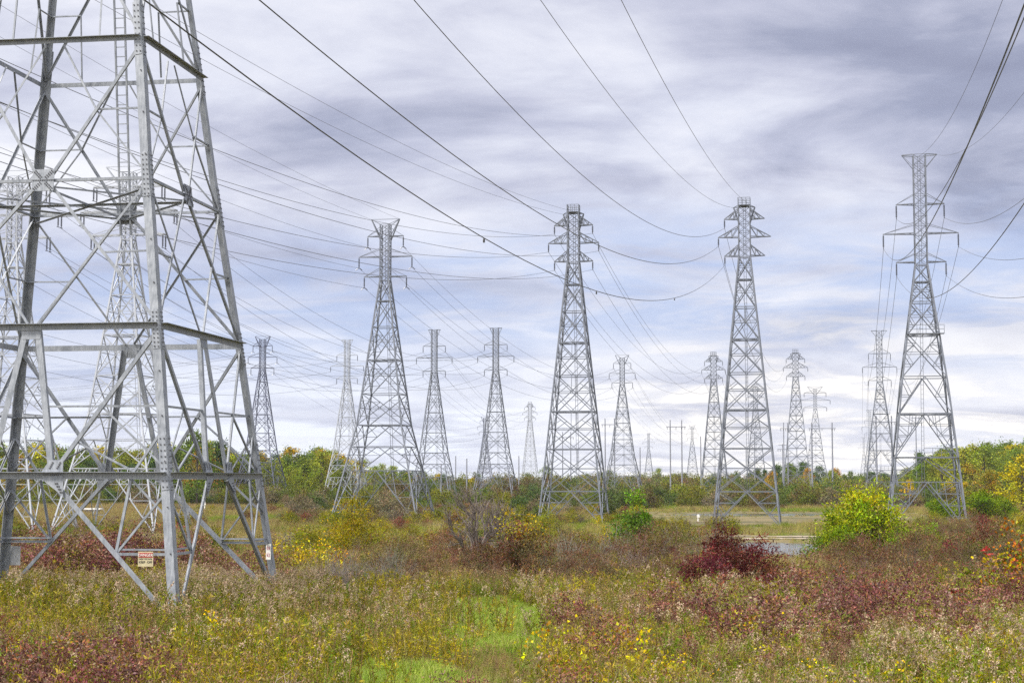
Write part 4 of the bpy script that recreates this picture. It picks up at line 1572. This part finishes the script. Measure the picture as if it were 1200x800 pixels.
# --- trees of the two woods and the skyline
def wood_tree(seed, h, w, pal, n=2600, leaf=.42, conifer=False):
    rs = np.random.default_rng(seed)
    cr, tr = MB(), MB()
    tcol = np.array([.10, .08, .065])
    tr.tube([(0, 0, -.5), (0.1, 0, h * .3), (.05, .1, h * .6), (0, 0, h * .9)], [.24, .19, .12, .04], 6, tcol)
    ncl = 70
    a = rs.uniform(0, 6.28, ncl)
    u = rs.uniform(.1, 1, ncl)
    if conifer:
        rad = w / 2 * (1 - u) * rs.uniform(.5, 1, ncl)
    else:
        rad = w / 2 * np.sin(np.pi * np.clip(u * .85 + .13, 0, 1)) ** .7 * rs.uniform(.4, 1.08, ncl) * (1 + .25 * np.sin(3 * a + seed))
    C = np.stack([np.cos(a) * rad, np.sin(a) * rad, h * (.08 + .9 * u)], 1)
    for c in C[:16]:
        b = np.array([0, 0, max(.5, c[2] * .55)])
        tr.tube([b, lerp(b, c, .5) + [0, 0, .2], c], [.09, .06, .02], 4, tcol)
    cp = pick(pal, ncl, rs, .12)
    idx = np.repeat(np.arange(ncl), n // ncl)
    Q = C[idx] + rs.normal(size=(len(idx), 3)) * [.62, .62, .5] * np.repeat(rs.uniform(.6, 1.4, ncl), n // ncl)[:, None] * (h / 14)
    Q[:, 2] = np.maximum(Q[:, 2], .2)
    col = np.clip(cp[idx] * (1 + rs.normal(size=(len(idx), 1)) * .22), .006, .8)
    add_leaves(cr, Q, rs.normal(size=Q.shape) + [0, 0, -.1], leaf * rs.uniform(.6, 1.4, len(idx)), leaf * .65, col, 0, rs)
    return cr.mesh('tree_crown', [M_LEAF]), tr.mesh('tree_trunk', [M_BARK])


KINDS = {
    'green': ([((0.147, 0.206, 0.033), 3), ((0.195, 0.242, 0.042), 2), ((0.106, 0.159, 0.029), 2)], 13, 8),
    'light': ([((0.248, 0.295, 0.047), 3), ((0.307, 0.313, 0.053), 2), ((0.189, 0.242, 0.041), 1)], 12, 7),
    'yellow': ([((0.543, 0.425, 0.041), 3), ((0.425, 0.378, 0.047), 2), ((0.307, 0.301, 0.047), 2)], 11, 6),
    'orange': ([((0.401, 0.236, 0.059), 3), ((0.330, 0.248, 0.059), 2), ((0.224, 0.212, 0.047), 2)], 11, 6),
    'dark': ([((0.071, 0.118, 0.035), 3), ((0.100, 0.142, 0.033), 2)], 12, 7),
}
TREES = {k: [wood_tree(500 + 17 * j + i * 5, v[1], v[2], v[0], conifer=(k == 'dark' and i == 1)) for i in range(3)] for j, (k, v) in enumerate(KINDS.items())}
DESC = {'green': 'mid green leafy', 'light': 'light yellow-green', 'yellow': 'autumn yellow', 'orange': 'rusty orange', 'dark': 'dark green'}


def plant_tree(kind, px, ytop, Y, where, group, s_jit=True):
    x = (px - 600) / F_PX * Y
    gz = float(ground_z(x, Y))
    ztop = at(px, ytop, Y)[2]
    i = int(rng.integers(0, 3))
    s = max(.3, (ztop - gz) / (KINDS[kind][1] * .98))
    root = link('tree', None, None, (x, Y, gz - .1), rng.uniform(0, 6.28))
    root.scale = (s * rng.uniform(.85, 1.25),) * 2 + (s,)
    tag(root, f'{DESC[kind]} tree {where}', 'tree', group)
    for pn, me in zip(('crown', 'trunk'), TREES[kind][i]):
        link(pn, me, root)


def wood(n, x0, x1, topf, y0, y1, mixk, where, group):
    ks, ws = zip(*mixk)
    ws = np.array(ws) / sum(ws)
    for i in range(n):
        px = x0 + (x1 - x0) * (i + rng.uniform(-.4, 1.4)) / n
        d = rng.uniform() ** .6
        Y = y0 + (y1 - y0) * d
        yt = topf(px) + (1 - d) * rng.uniform(2, 34) + rng.normal() * 3
        plant_tree(str(rng.choice(ks, p=ws)), px, yt, Y, where, group)


def top_left(px):
    return np.interp(px, [-60, 60, 130, 200, 240, 290, 330, 370, 400, 440, 500, 560], [520, 522, 528, 522, 515, 532, 530, 527, 533, 543, 552, 560])


def top_right(px):
    return np.interp(px, [860, 900, 935, 960, 1000, 1050, 1080, 1110, 1140, 1180, 1240], [556, 546, 541, 549, 552, 552, 528, 526, 523, 523, 520])


wood(120, -60, 405, top_left, 430, 530, [('green', 4), ('light', 4), ('yellow', 1.4), ('orange', 1.0), ('dark', 2.2)], 'standing in the wood across the marsh on the left', 'trees of the left wood')
wood(26, 380, 560, top_left, 560, 680, [('green', 3), ('light', 3), ('yellow', 2), ('dark', 2)], 'on the low rise behind the splayed V topped tower', 'trees on the low rise')
wood(66, 1075, 1260, top_right, 470, 600, [('green', 5), ('light', 3), ('yellow', 1.6), ('orange', .5), ('dark', 2)], 'standing in the wood on the right hand rise', 'trees of the right wood')
wood(44, 850, 1080, top_right, 620, 760, [('green', 3), ('dark', 4), ('light', 1), ('orange', .5)], 'on the far rise left of the balconied tower', 'trees on the far rise')
wood(26, 560, 870, lambda p: 553 + 3 * math.sin(p * .07), 700, 880, [('green', 3), ('dark', 3), ('light', 1)], 'in the low skyline wood at the picture centre', 'trees on the skyline')
for px, yt, Y, k, w in [(640, 546, 690, 'green', 'rounded on the skyline left of the central tower legs'), (232, 508, 400, 'green', 'tallest of the left wood, seen through the near tower'),
                        (1196, 535, 300, 'yellow', 'large and loose at the right picture edge'), (1158, 552, 320, 'orange', 'bare brownish beside the large yellow tree at the right edge'),
                        (1064, 562, 420, 'yellow', 'small and pointed right of the balconied tower legs'), (1128, 565, 430, 'yellow', 'small slim one before the right wood'),
                        (1110, 563, 450, 'yellow', 'slim one seen against the right wood, between two bushes')]:
    plant_tree(k, px, yt, Y, w, None)

# --- shrubs one can tell apart
dogm = [shrub('dogwood', 600 + i, 1.15, 1.7, 60, 1500, .075, DOG if i < 4 else DOG + [((.2, .2, .05), 4)], (.16, .07, .06), .12, None, 26, .010, .17, .5) for i in range(5)]
brm = [shrub('brown_shrub', 620 + i, 2.0, 2.9, 70, 3600, .085, BROWN if i % 2 == 0 else OLIVEBR, (.17, .13, .11), .1, None, 60, .016, .26, .4) for i in range(5)]
vinm = [shrub('vine', 640 + i, .85, 1.3, 16, 150, .085, YELLOW if i != 2 else [((.40, .36, .05), 2), ((.5, .25, .04), 2), ((.16, .2, .03), 1)], (.2, .14, .1), .25, None, 18, .008, .15, .85) for i in range(4)]
wilm = [shrub('willow', 660 + i, 2.6, 3.4, 80, 4200, .16, WILLOW if i < 2 else G_OLIVE, (.16, .13, .08), .08, None, 30, .02, .34, .3) for i in range(4)]
grym = [shrub('grey_shrub', 680 + i, 1.8, 2.4, 60, 500, .06, [((.20, .17, .13), 2), ((.15, .12, .08), 2), ((.2, .18, .08), 1)], (.27, .24, .21), .2, None, 60, .014, .25, .4) for i in range(2)]


def scatter_shrubs(name, meshes, spots, label, cat, group):
    for (px, py, Y, s) in spots:
        x = (px - 600) / F_PX * Y
        put_plant(name, meshes[int(rng.integers(0, len(meshes)))], x, Y, label, cat, group, s * rng.uniform(.9, 1.1))


def along(n, x0, x1, Y0, Y1, s0, s1):
    return [(x0 + (x1 - x0) * (i + .5 + rng.uniform(-.35, .35)) / n, 0, rng.uniform(Y0, Y1), rng.uniform(s0, s1)) for i in range(n)]


scatter_shrubs('dogwood_shrub', dogm, along(14, -10, 185, 27, 32, .8, 1.1), 'purple leaved dogwood in the bottom left corner thicket', 'shrub', 'dogwoods in the bottom left corner')
scatter_shrubs('dogwood_shrub', dogm, along(7, 90, 190, 33, 36, .7, .9), 'small purple dogwood in front of the near tower foot', 'shrub', 'dogwoods before the near tower')
scatter_shrubs('dogwood_shrub', dogm, along(12, 655, 840, 34, 48, .65, 1.1), 'purple pink dogwood right of the bright grass gap', 'shrub', 'dogwoods right of the grass gap')
scatter_shrubs('dogwood_shrub', dogm, along(9, 515, 690, 25, 28, .55, .75), 'low dark dogwood below the bright grass gap', 'shrub', 'dogwoods below the grass gap')
scatter_shrubs('dogwood_shrub', dogm, along(32, 825, 1210, 38, 58, .7, 1.25), 'reddish purple dogwood in the right hand meadow thicket', 'shrub', 'dogwoods in the right meadow')
scatter_shrubs('dogwood_shrub', dogm, along(9, 840, 1200, 31, 36, .55, .75), 'small sparse dogwood among the seed heads at bottom right', 'shrub', 'dogwoods among the seed heads')
scatter_shrubs('dogwood_shrub', dogm, along(18, 40, 250, 70, 77, 1.3, 1.75), 'dull red dogwood in the band behind the near tower legs', 'shrub', 'dogwoods behind the near tower')
scatter_shrubs('dogwood_shrub', dogm, along(6, 262, 335, 62, 68, 1.0, 1.2), 'dark purple dogwood beside the right leg of the near tower', 'shrub', 'dogwoods beside the right leg')
scatter_shrubs('brown_shrub', brm, along(9, 10, 130, 76, 84, .8, 1.15), 'dry brown bush behind the left legs of the near tower', 'shrub', 'brown bushes behind the near tower')
scatter_shrubs('brown_shrub', brm, along(11, 425, 590, 64, 76, .5, .85), 'dry brown bush in the row before the bare grey tree', 'shrub', 'brown bushes before the bare tree')
scatter_shrubs('brown_shrub', brm, along(14, 635, 815, 62, 78, .5, .95), 'dull brown and olive bush in the row right of the yellow-topped vine shrub', 'shrub', 'brown bushes right of the vine shrub')
scatter_shrubs('brown_shrub', brm, along(16, 972, 1185, 62, 80, .5, .95), 'brown bush in the row before the round green bush', 'shrub', 'brown bushes before the green bush')
scatter_shrubs('grey_shrub', grym, along(8, 380, 470, 58, 66, .7, .95), 'pale grey twiggy bush left of the brown row', 'shrub', 'grey twiggy bushes')
scatter_shrubs('grey_shrub', grym, along(8, 660, 860, 72, 95, .7, 1.1), 'grey twiggy bush among the brown bushes in the middle', 'shrub', 'grey bushes among the brown ones')
scatter_shrubs('vine', vinm, along(15, 640, 905, 31, 44, .7, 1.1), 'yellow leaved vine among the dogwoods near the picture bottom', 'vine', 'yellow vines in the near meadow')
scatter_shrubs('vine', vinm, along(6, 0, 130, 28, 36, .7, 1.0), 'yellow leaved vine over the corner dogwoods', 'vine', 'yellow vines in the bottom left corner')
scatter_shrubs('vine', vinm, along(6, 205, 290, 38, 44, .7, 1.0), 'yellow and rusty vine near the foot of the near tower leg', 'vine', 'vines near the tower foot')
scatter_shrubs('vine', vinm, along(9, 900, 1190, 27, 40, .6, 1.0), 'yellow leaved vine among the seed heads at bottom right', 'vine', 'yellow vines at bottom right')
scatter_shrubs('vine', vinm, along(10, 320, 400, 74, 82, 1.0, 1.5), 'yellow leafy vine right of the near tower', 'vine', 'yellow vines right of the near tower')
scatter_shrubs('vine', vinm, along(7, 70, 110, 80, 84, 1.0, 1.4), 'yellow leafy vine showing between the legs of the near tower', 'vine', 'yellow vines between the tower legs')

scatter_shrubs('brown_shrub', brm, along(9, 425, 600, 84, 104, .75, 1.15), 'brown or olive bush in the belt behind the bare grey tree', 'shrub', 'bushes behind the bare tree')
scatter_shrubs('brown_shrub', brm, along(12, 625, 835, 82, 104, .8, 1.25), 'brown or olive bush in the belt before the central railed tower', 'shrub', 'bushes before the central tower')
scatter_shrubs('brown_shrub', brm, along(9, 1060, 1200, 86, 112, .8, 1.2), 'brown or olive bush in the belt below the balconied tower', 'shrub', 'bushes below the balconied tower')

big = shrub('round_bush', 701, 4.6, 6.2, 190, 17000, .22, GREENB, (.12, .09, .06), .05, ([((.33, .32, .035), 1), ((.27, .31, .035), 2)], .75, .5), 50, .04, .5, .55)
put_plant('green_bush', big, (1010 - 600) / F_PX * 128, 128, 'large round bright green bush before the balconied tower and pond', 'bush', s=1.04)
big2 = shrub('round_bush', 702, 3.0, 4.0, 100, 8000, .20, GREENB, (.12, .09, .06), .05, None, 40, .03, .42, .55)
put_plant('green_bush', big2, (974 - 600) / F_PX * 124, 124, 'lower green bush leaning at the left side of the large round one', 'bush', s=.8)
put_plant('green_bush', big2, (1058 - 600) / F_PX * 125, 125, 'lower green bush at the right side of the large round one', 'bush', s=.85)
lime = shrub('lime_bush', 703, 2.4, 2.6, 60, 2600, .14, [((.22, .27, .03), 3), ((.17, .22, .03), 2)], (.12, .09, .06), .05, None, 30, .02, .34, .5)
put_plant('lime_bush', lime, (1085 - 600) / F_PX * 122, 122, 'small lime green bush right of the large round green bush', 'bush', s=1.15)
put_plant('lime_bush', lime, (1090 - 600) / F_PX * 108, 108, 'tiny lime green bush below the small lime one', 'bush', s=.75)
sum_ = shrub('sumac', 704, 2.3, 2.3, 85, 4200, .14, SUMAC, (.12, .06, .05), .15, None, 40, .018, .24, .34, .35)
sum2 = shrub('sumac', 705, 1.7, 2.4, 70, 3600, .13, SUMAC + [((.16, .09, .05), 2)], (.12, .06, .05), .1, None, 40, .018, .24, .34, .3)
put_plant('red_shrub', sum_, (850 - 600) / F_PX * 66, 66, 'deep red sumac bush, tallest of the red clump right of centre', 'shrub', s=.98)
put_plant('red_shrub', sum2, (884 - 600) / F_PX * 62, 62, 'lower spreading red sumac right of the tallest red bush', 'shrub', s=1.08)
put_plant('red_shrub', sum2, (826 - 600) / F_PX * 60, 60, 'small dark red sumac at the left end of the red clump', 'shrub', s=.85)
put_plant('red_shrub', sum2, (907 - 600) / F_PX * 55, 55, 'low dull red sumac at the pond side of the red clump', 'shrub', s=.7)
put_plant('red_shrub', sum_, (1158 - 600) / F_PX * 74, 74, 'dark red sumac among brown bushes near the right edge', 'shrub', s=.95)
put_plant('red_shrub', sum2, (1125 - 600) / F_PX * 76, 76, 'rusty red sumac left of the dark red one at the right edge', 'shrub', s=1.0)
edge = shrub('edge_bush', 706, 2.3, 2.6, 80, 1700, .12, [((.40, .33, .04), 3), ((.36, .16, .04), 2), ((.16, .18, .03), 3), ((.25, .06, .05), 1)], (.13, .09, .07), .12, None, 40, .016, .26, .75)
put_plant('autumn_bush', edge, (1192 - 600) / F_PX * 52, 52, 'yellow orange and red leaved bush at the right picture edge', 'bush', s=1.0)
will = shrub('willow', 707, 3.6, 4.2, 130, 11000, .17, [((.26, .235, .025), 4), ((.34, .28, .03), 2), ((.18, .19, .025), 3)], (.14, .11, .07), .05, None, 40, .025, .42, .3)
put_plant('willow_bush', will, (418 - 600) / F_PX * 108, 108, 'rounded yellow-green willow bush left of the bare grey tree', 'bush', s=1.0)
put_plant('willow_bush', wilm[1], (360 - 600) / F_PX * 100, 100, 'loose yellow-green willow right of the near tower', 'bush', s=1.0)
put_plant('willow_bush', wilm[2], (383 - 600) / F_PX * 112, 112, 'dull olive willow between the yellow-green willows', 'bush', s=1.15)
vine_t = shrub('vine_shrub', 708, 2.35, 2.9, 120, 5200, .10, [((.13, .10, .035), 3), ((.10, .10, .03), 2), ((.17, .09, .05), 2)], (.12, .09, .07), .12, (YELLOW, .80, .75), 50, .018, .26, .6)
put_plant('vine_covered_shrub', vine_t, (612 - 600) / F_PX * 68, 68, 'dark shrub draped in vine with a bright yellow top, centre', 'shrub', s=1.0)
sap = shrub('sapling', 709, 4.2, 2.6, 80, 5500, .20, [((.11, .20, .03), 3), ((.15, .23, .035), 2), ((.08, .14, .025), 2)], (.12, .09, .06), .12, None, 20, .03, .36, .55)
put_plant('green_sapling', sap, (743 - 600) / F_PX * 118, 118, 'fresh green sapling right of the central railed tower', 'small tree', s=1.02)
put_plant('green_sapling', wilm[3], (800 - 600) / F_PX * 112, 112, 'dark green low bush right of the green sapling', 'bush', s=1.0)
put_plant('brown_shrub', brm[0], (772 - 600) / F_PX * 92, 92, 'rusty brown rounded shrub right of the green sapling', 'shrub', s=1.2)
gb = shrub('grey_bush', 710, 3.0, 3.6, 90, 1400, .09, [((.15, .13, .06), 3), ((.18, .15, .10), 2)], (.20, .17, .15), .12, None, 80, .022, .32, .4)
put_plant('grey_shrub', gb, (838 - 600) / F_PX * 100, 100, 'grey brown bushy shrub below the empty armed tower', 'shrub', s=1.1)
put_plant('grey_shrub', gb, (790 - 600) / F_PX * 104, 104, 'grey twiggy shrub left of the empty armed tower foot', 'shrub', s=.9)
for px, Y, s, lb in [(1170, 265, 1.1, 'rounded green bush before the yellow tree at the right edge'), (1146, 262, 1.5, 'wide rounded green bush right of the balconied tower'), (1100, 268, 1.0, 'small dark green bush at the foot of the balconied tower')]:
    put_plant('green_bush', big2, (px - 600) / F_PX * Y, Y, lb, 'bush', s=s)
scatter_shrubs('willow_bush', wilm, along(12, 440, 840, 125, 178, .45, .85), 'yellow-green willow scrub below the tower feet in the middle distance', 'bush', 'willow scrub in the middle distance')
scatter_shrubs('willow_bush', wilm, along(10, 330, 700, 190, 235, .6, 1.1), 'yellow-green willow scrub beyond the sandy path', 'bush', 'willow scrub beyond the path')
scatter_shrubs('willow_bush', wilm, along(8, 1040, 1200, 120, 215, .6, .9), 'low willow scrub in the grass at the right', 'bush', 'willow scrub at the right')
scatter_shrubs('brown_shrub', brm, along(9, 1085, 1180, 150, 205, 1.0, 1.5), 'rusty brown shrub in the grass right of the balconied tower foot', 'shrub', 'brown shrubs in the right grass')
scatter_shrubs('brown_shrub', brm, along(6, 600, 830, 100, 125, .6, .95), 'brownish bush behind the first brown row in the middle', 'shrub', 'second row of brown bushes')
scatter_shrubs('brown_shrub', brm, along(8, -10, 330, 110, 160, .7, 1.0), 'scattered brown bush in the tan meadow behind the near tower', 'shrub', 'brown bushes in the tan meadow')


# --- the bare grey tree and dead stalks
def bare_tree(seed, h):
    rs = np.random.default_rng(seed)
    tr, tw = MB(), MB()
    tips = []
    colr = np.array([.18, .155, .14])
    for k in range(5):
        a = k * 1.3 + rs.uniform(0, .5)
        d = unit(np.array([math.cos(a) * .42, math.sin(a) * .42, 1.0]))
        branch_tree(tw if k else tr, rs, np.array([math.cos(a) * .1, math.sin(a) * .1, -.1]), d, h * .40, .12, 4, colr, tips, 0.0, .48, (2, 3), 0, .74)
    for q, d in tips:
        for j in range(2):
            e = q + unit(d + rs.normal(size=3) * .5) * rs.uniform(.25, .6)
            tw.tube([q, lerp(q, e, .5) + rs.normal(size=3) * .03, e], [.016, .012, .007], 3, colr, 0)
    return tr.mesh('bare_trunk', [M_BARK]), tw.mesh('bare_branches', [M_BARK])


put_plant('bare_tree', bare_tree(811, 5.6), (555 - 600) / F_PX * 80, 80, 'leafless grey many-stemmed tree below the far towers left of centre', 'tree', s=.92, parts=('trunk', 'branches'))


def dead_stalks(seed, h, n):
    rs = np.random.default_rng(seed)
    mb = MB()
    for i in range(n):
        b = rs.normal(size=3) * [.18, .18, 0]
        tips = []
        branch_tree(mb, rs, b, unit(np.array([rs.normal() * .35, rs.normal() * .35, 1])), h * .5, .012, 2, np.array([.36, .31, .25]), tips, 0, .5, (1, 3), 0, .6)
    return mb.mesh('dead_stalks', [M_BARK])


ds = [dead_stalks(820 + i, 1.6, 6) for i in range(3)]
for i, (px, Y, s, lb) in enumerate([(735, 28, .8, 'pale dead branching stalk in the dogwoods at the bottom centre right'), (925, 26, .9, 'pale dead stalk at the picture bottom right of the centre'),
                                    (1130, 27, .9, 'pale dead stalks at the bottom right among seed heads'), (235, 27, .9, 'thin dead stalks at the bottom left of the grass'),
                                    (310, 27, 1.0, 'brown dead stalks left of the bottom grass strip'), (705, 69, 1.2, 'pale bare stems before the brown bushes right of centre'),
                                    (650, 70, 1.1, 'pale bare stems under the vine covered shrub'), (980, 50, 1.0, 'thin bare stems left of the right meadow thicket')]):
    o = link('dead_stalk', ds[i % 3], None, ((px - 600) / F_PX * Y, Y, float(ground_z((px - 600) / F_PX * Y, Y)) - .05), rng.uniform(0, 6))
    o.scale = (s,) * 3
    tag(o, lb, 'dead stalk')

# --- small things in the marsh
for px, py, Y, h, lb in [(818, 588, 260, 1.0, 'white marker post beside the track far right of the central tower'), (240, 590, 330, 2.2, 'white marker post in the left meadow seen through the near tower')]:
    P = at(px, py, Y)
    mb = MB()
    gz = float(ground_z(P[0], Y))
    mb.lathe((0, 0, -.3), [(0, 0), (.10, 0), (.10, h + .2), (.06, h + .35), (0, h + .35)], 8)
    mb.bars((-.2, -.18, h * .75), (.2, -.18, h * .75), .35, .03, ref=(0, 1, 0))
    o = mb.build('marker_post', M_WHITE)
    o.location = (P[0], Y, gz)
    tag(o, lb, 'marker post')
Y = 300
x = (106 - 600) / F_PX * Y
shed = link('low_shed', None, None, (x, Y, float(ground_z(x, Y))))
tag(shed, 'low shed with flat white roof in the meadow behind the near tower', 'shed')
mb = MB()
mb.bars((-1.9, 0, .55), (1.9, 0, .55), 2.2, 1.1, ref=(0, 0, 1))
mb.build('wall', M_POLE, shed)
mb = MB()
mb.bars((-2.3, 0, 1.22), (2.3, 0, 1.22), 2.7, .22, ref=(0, 0, 1))
mb.build('roof', M_WHITE, shed)
x = (184 - 600) / F_PX * 240
mb = MB()
mb.lathe((0, 0, -.3), [(0, 0), (.13, 0), (.11, 3.6), (0, 3.6)], 8)
o = mb.build('wooden_post', M_WOODPOLE)
o.location = (x, 240, float(ground_z(x, 240)))
tag(o, 'reddish brown wooden post in the meadow behind the near tower', 'post')


# ------------------------------------------------------------------ the air: far things fade a little
def haze():
    mb = MB()
    x0, x1, y0, y1, z0, z1 = -1500, 1500, -250, 2700, -8, 62
    v = [np.array([x, y, z]) for z in (z0, z1) for y in (y0, y1) for x in (x0, x1)]
    for q in ((0, 2, 3, 1), (4, 5, 7, 6), (0, 1, 5, 4), (2, 6, 7, 3), (0, 4, 6, 2), (1, 3, 7, 5)):
        mb.quads([[v[i] for i in q]])
    m, w = new_mat('haze_air')
    vol = w.n('ShaderNodeVolumePrincipled', Color=(.80, .86, .97, 1), Density=HAZE, Anisotropy=.2).outputs[0]
    out = w.n('ShaderNodeOutputMaterial')
    w.t.links.new(vol, out.inputs['Volume'])
    tag(mb.build('haze', m), kind='stuff')


HAZE = .00006
haze()
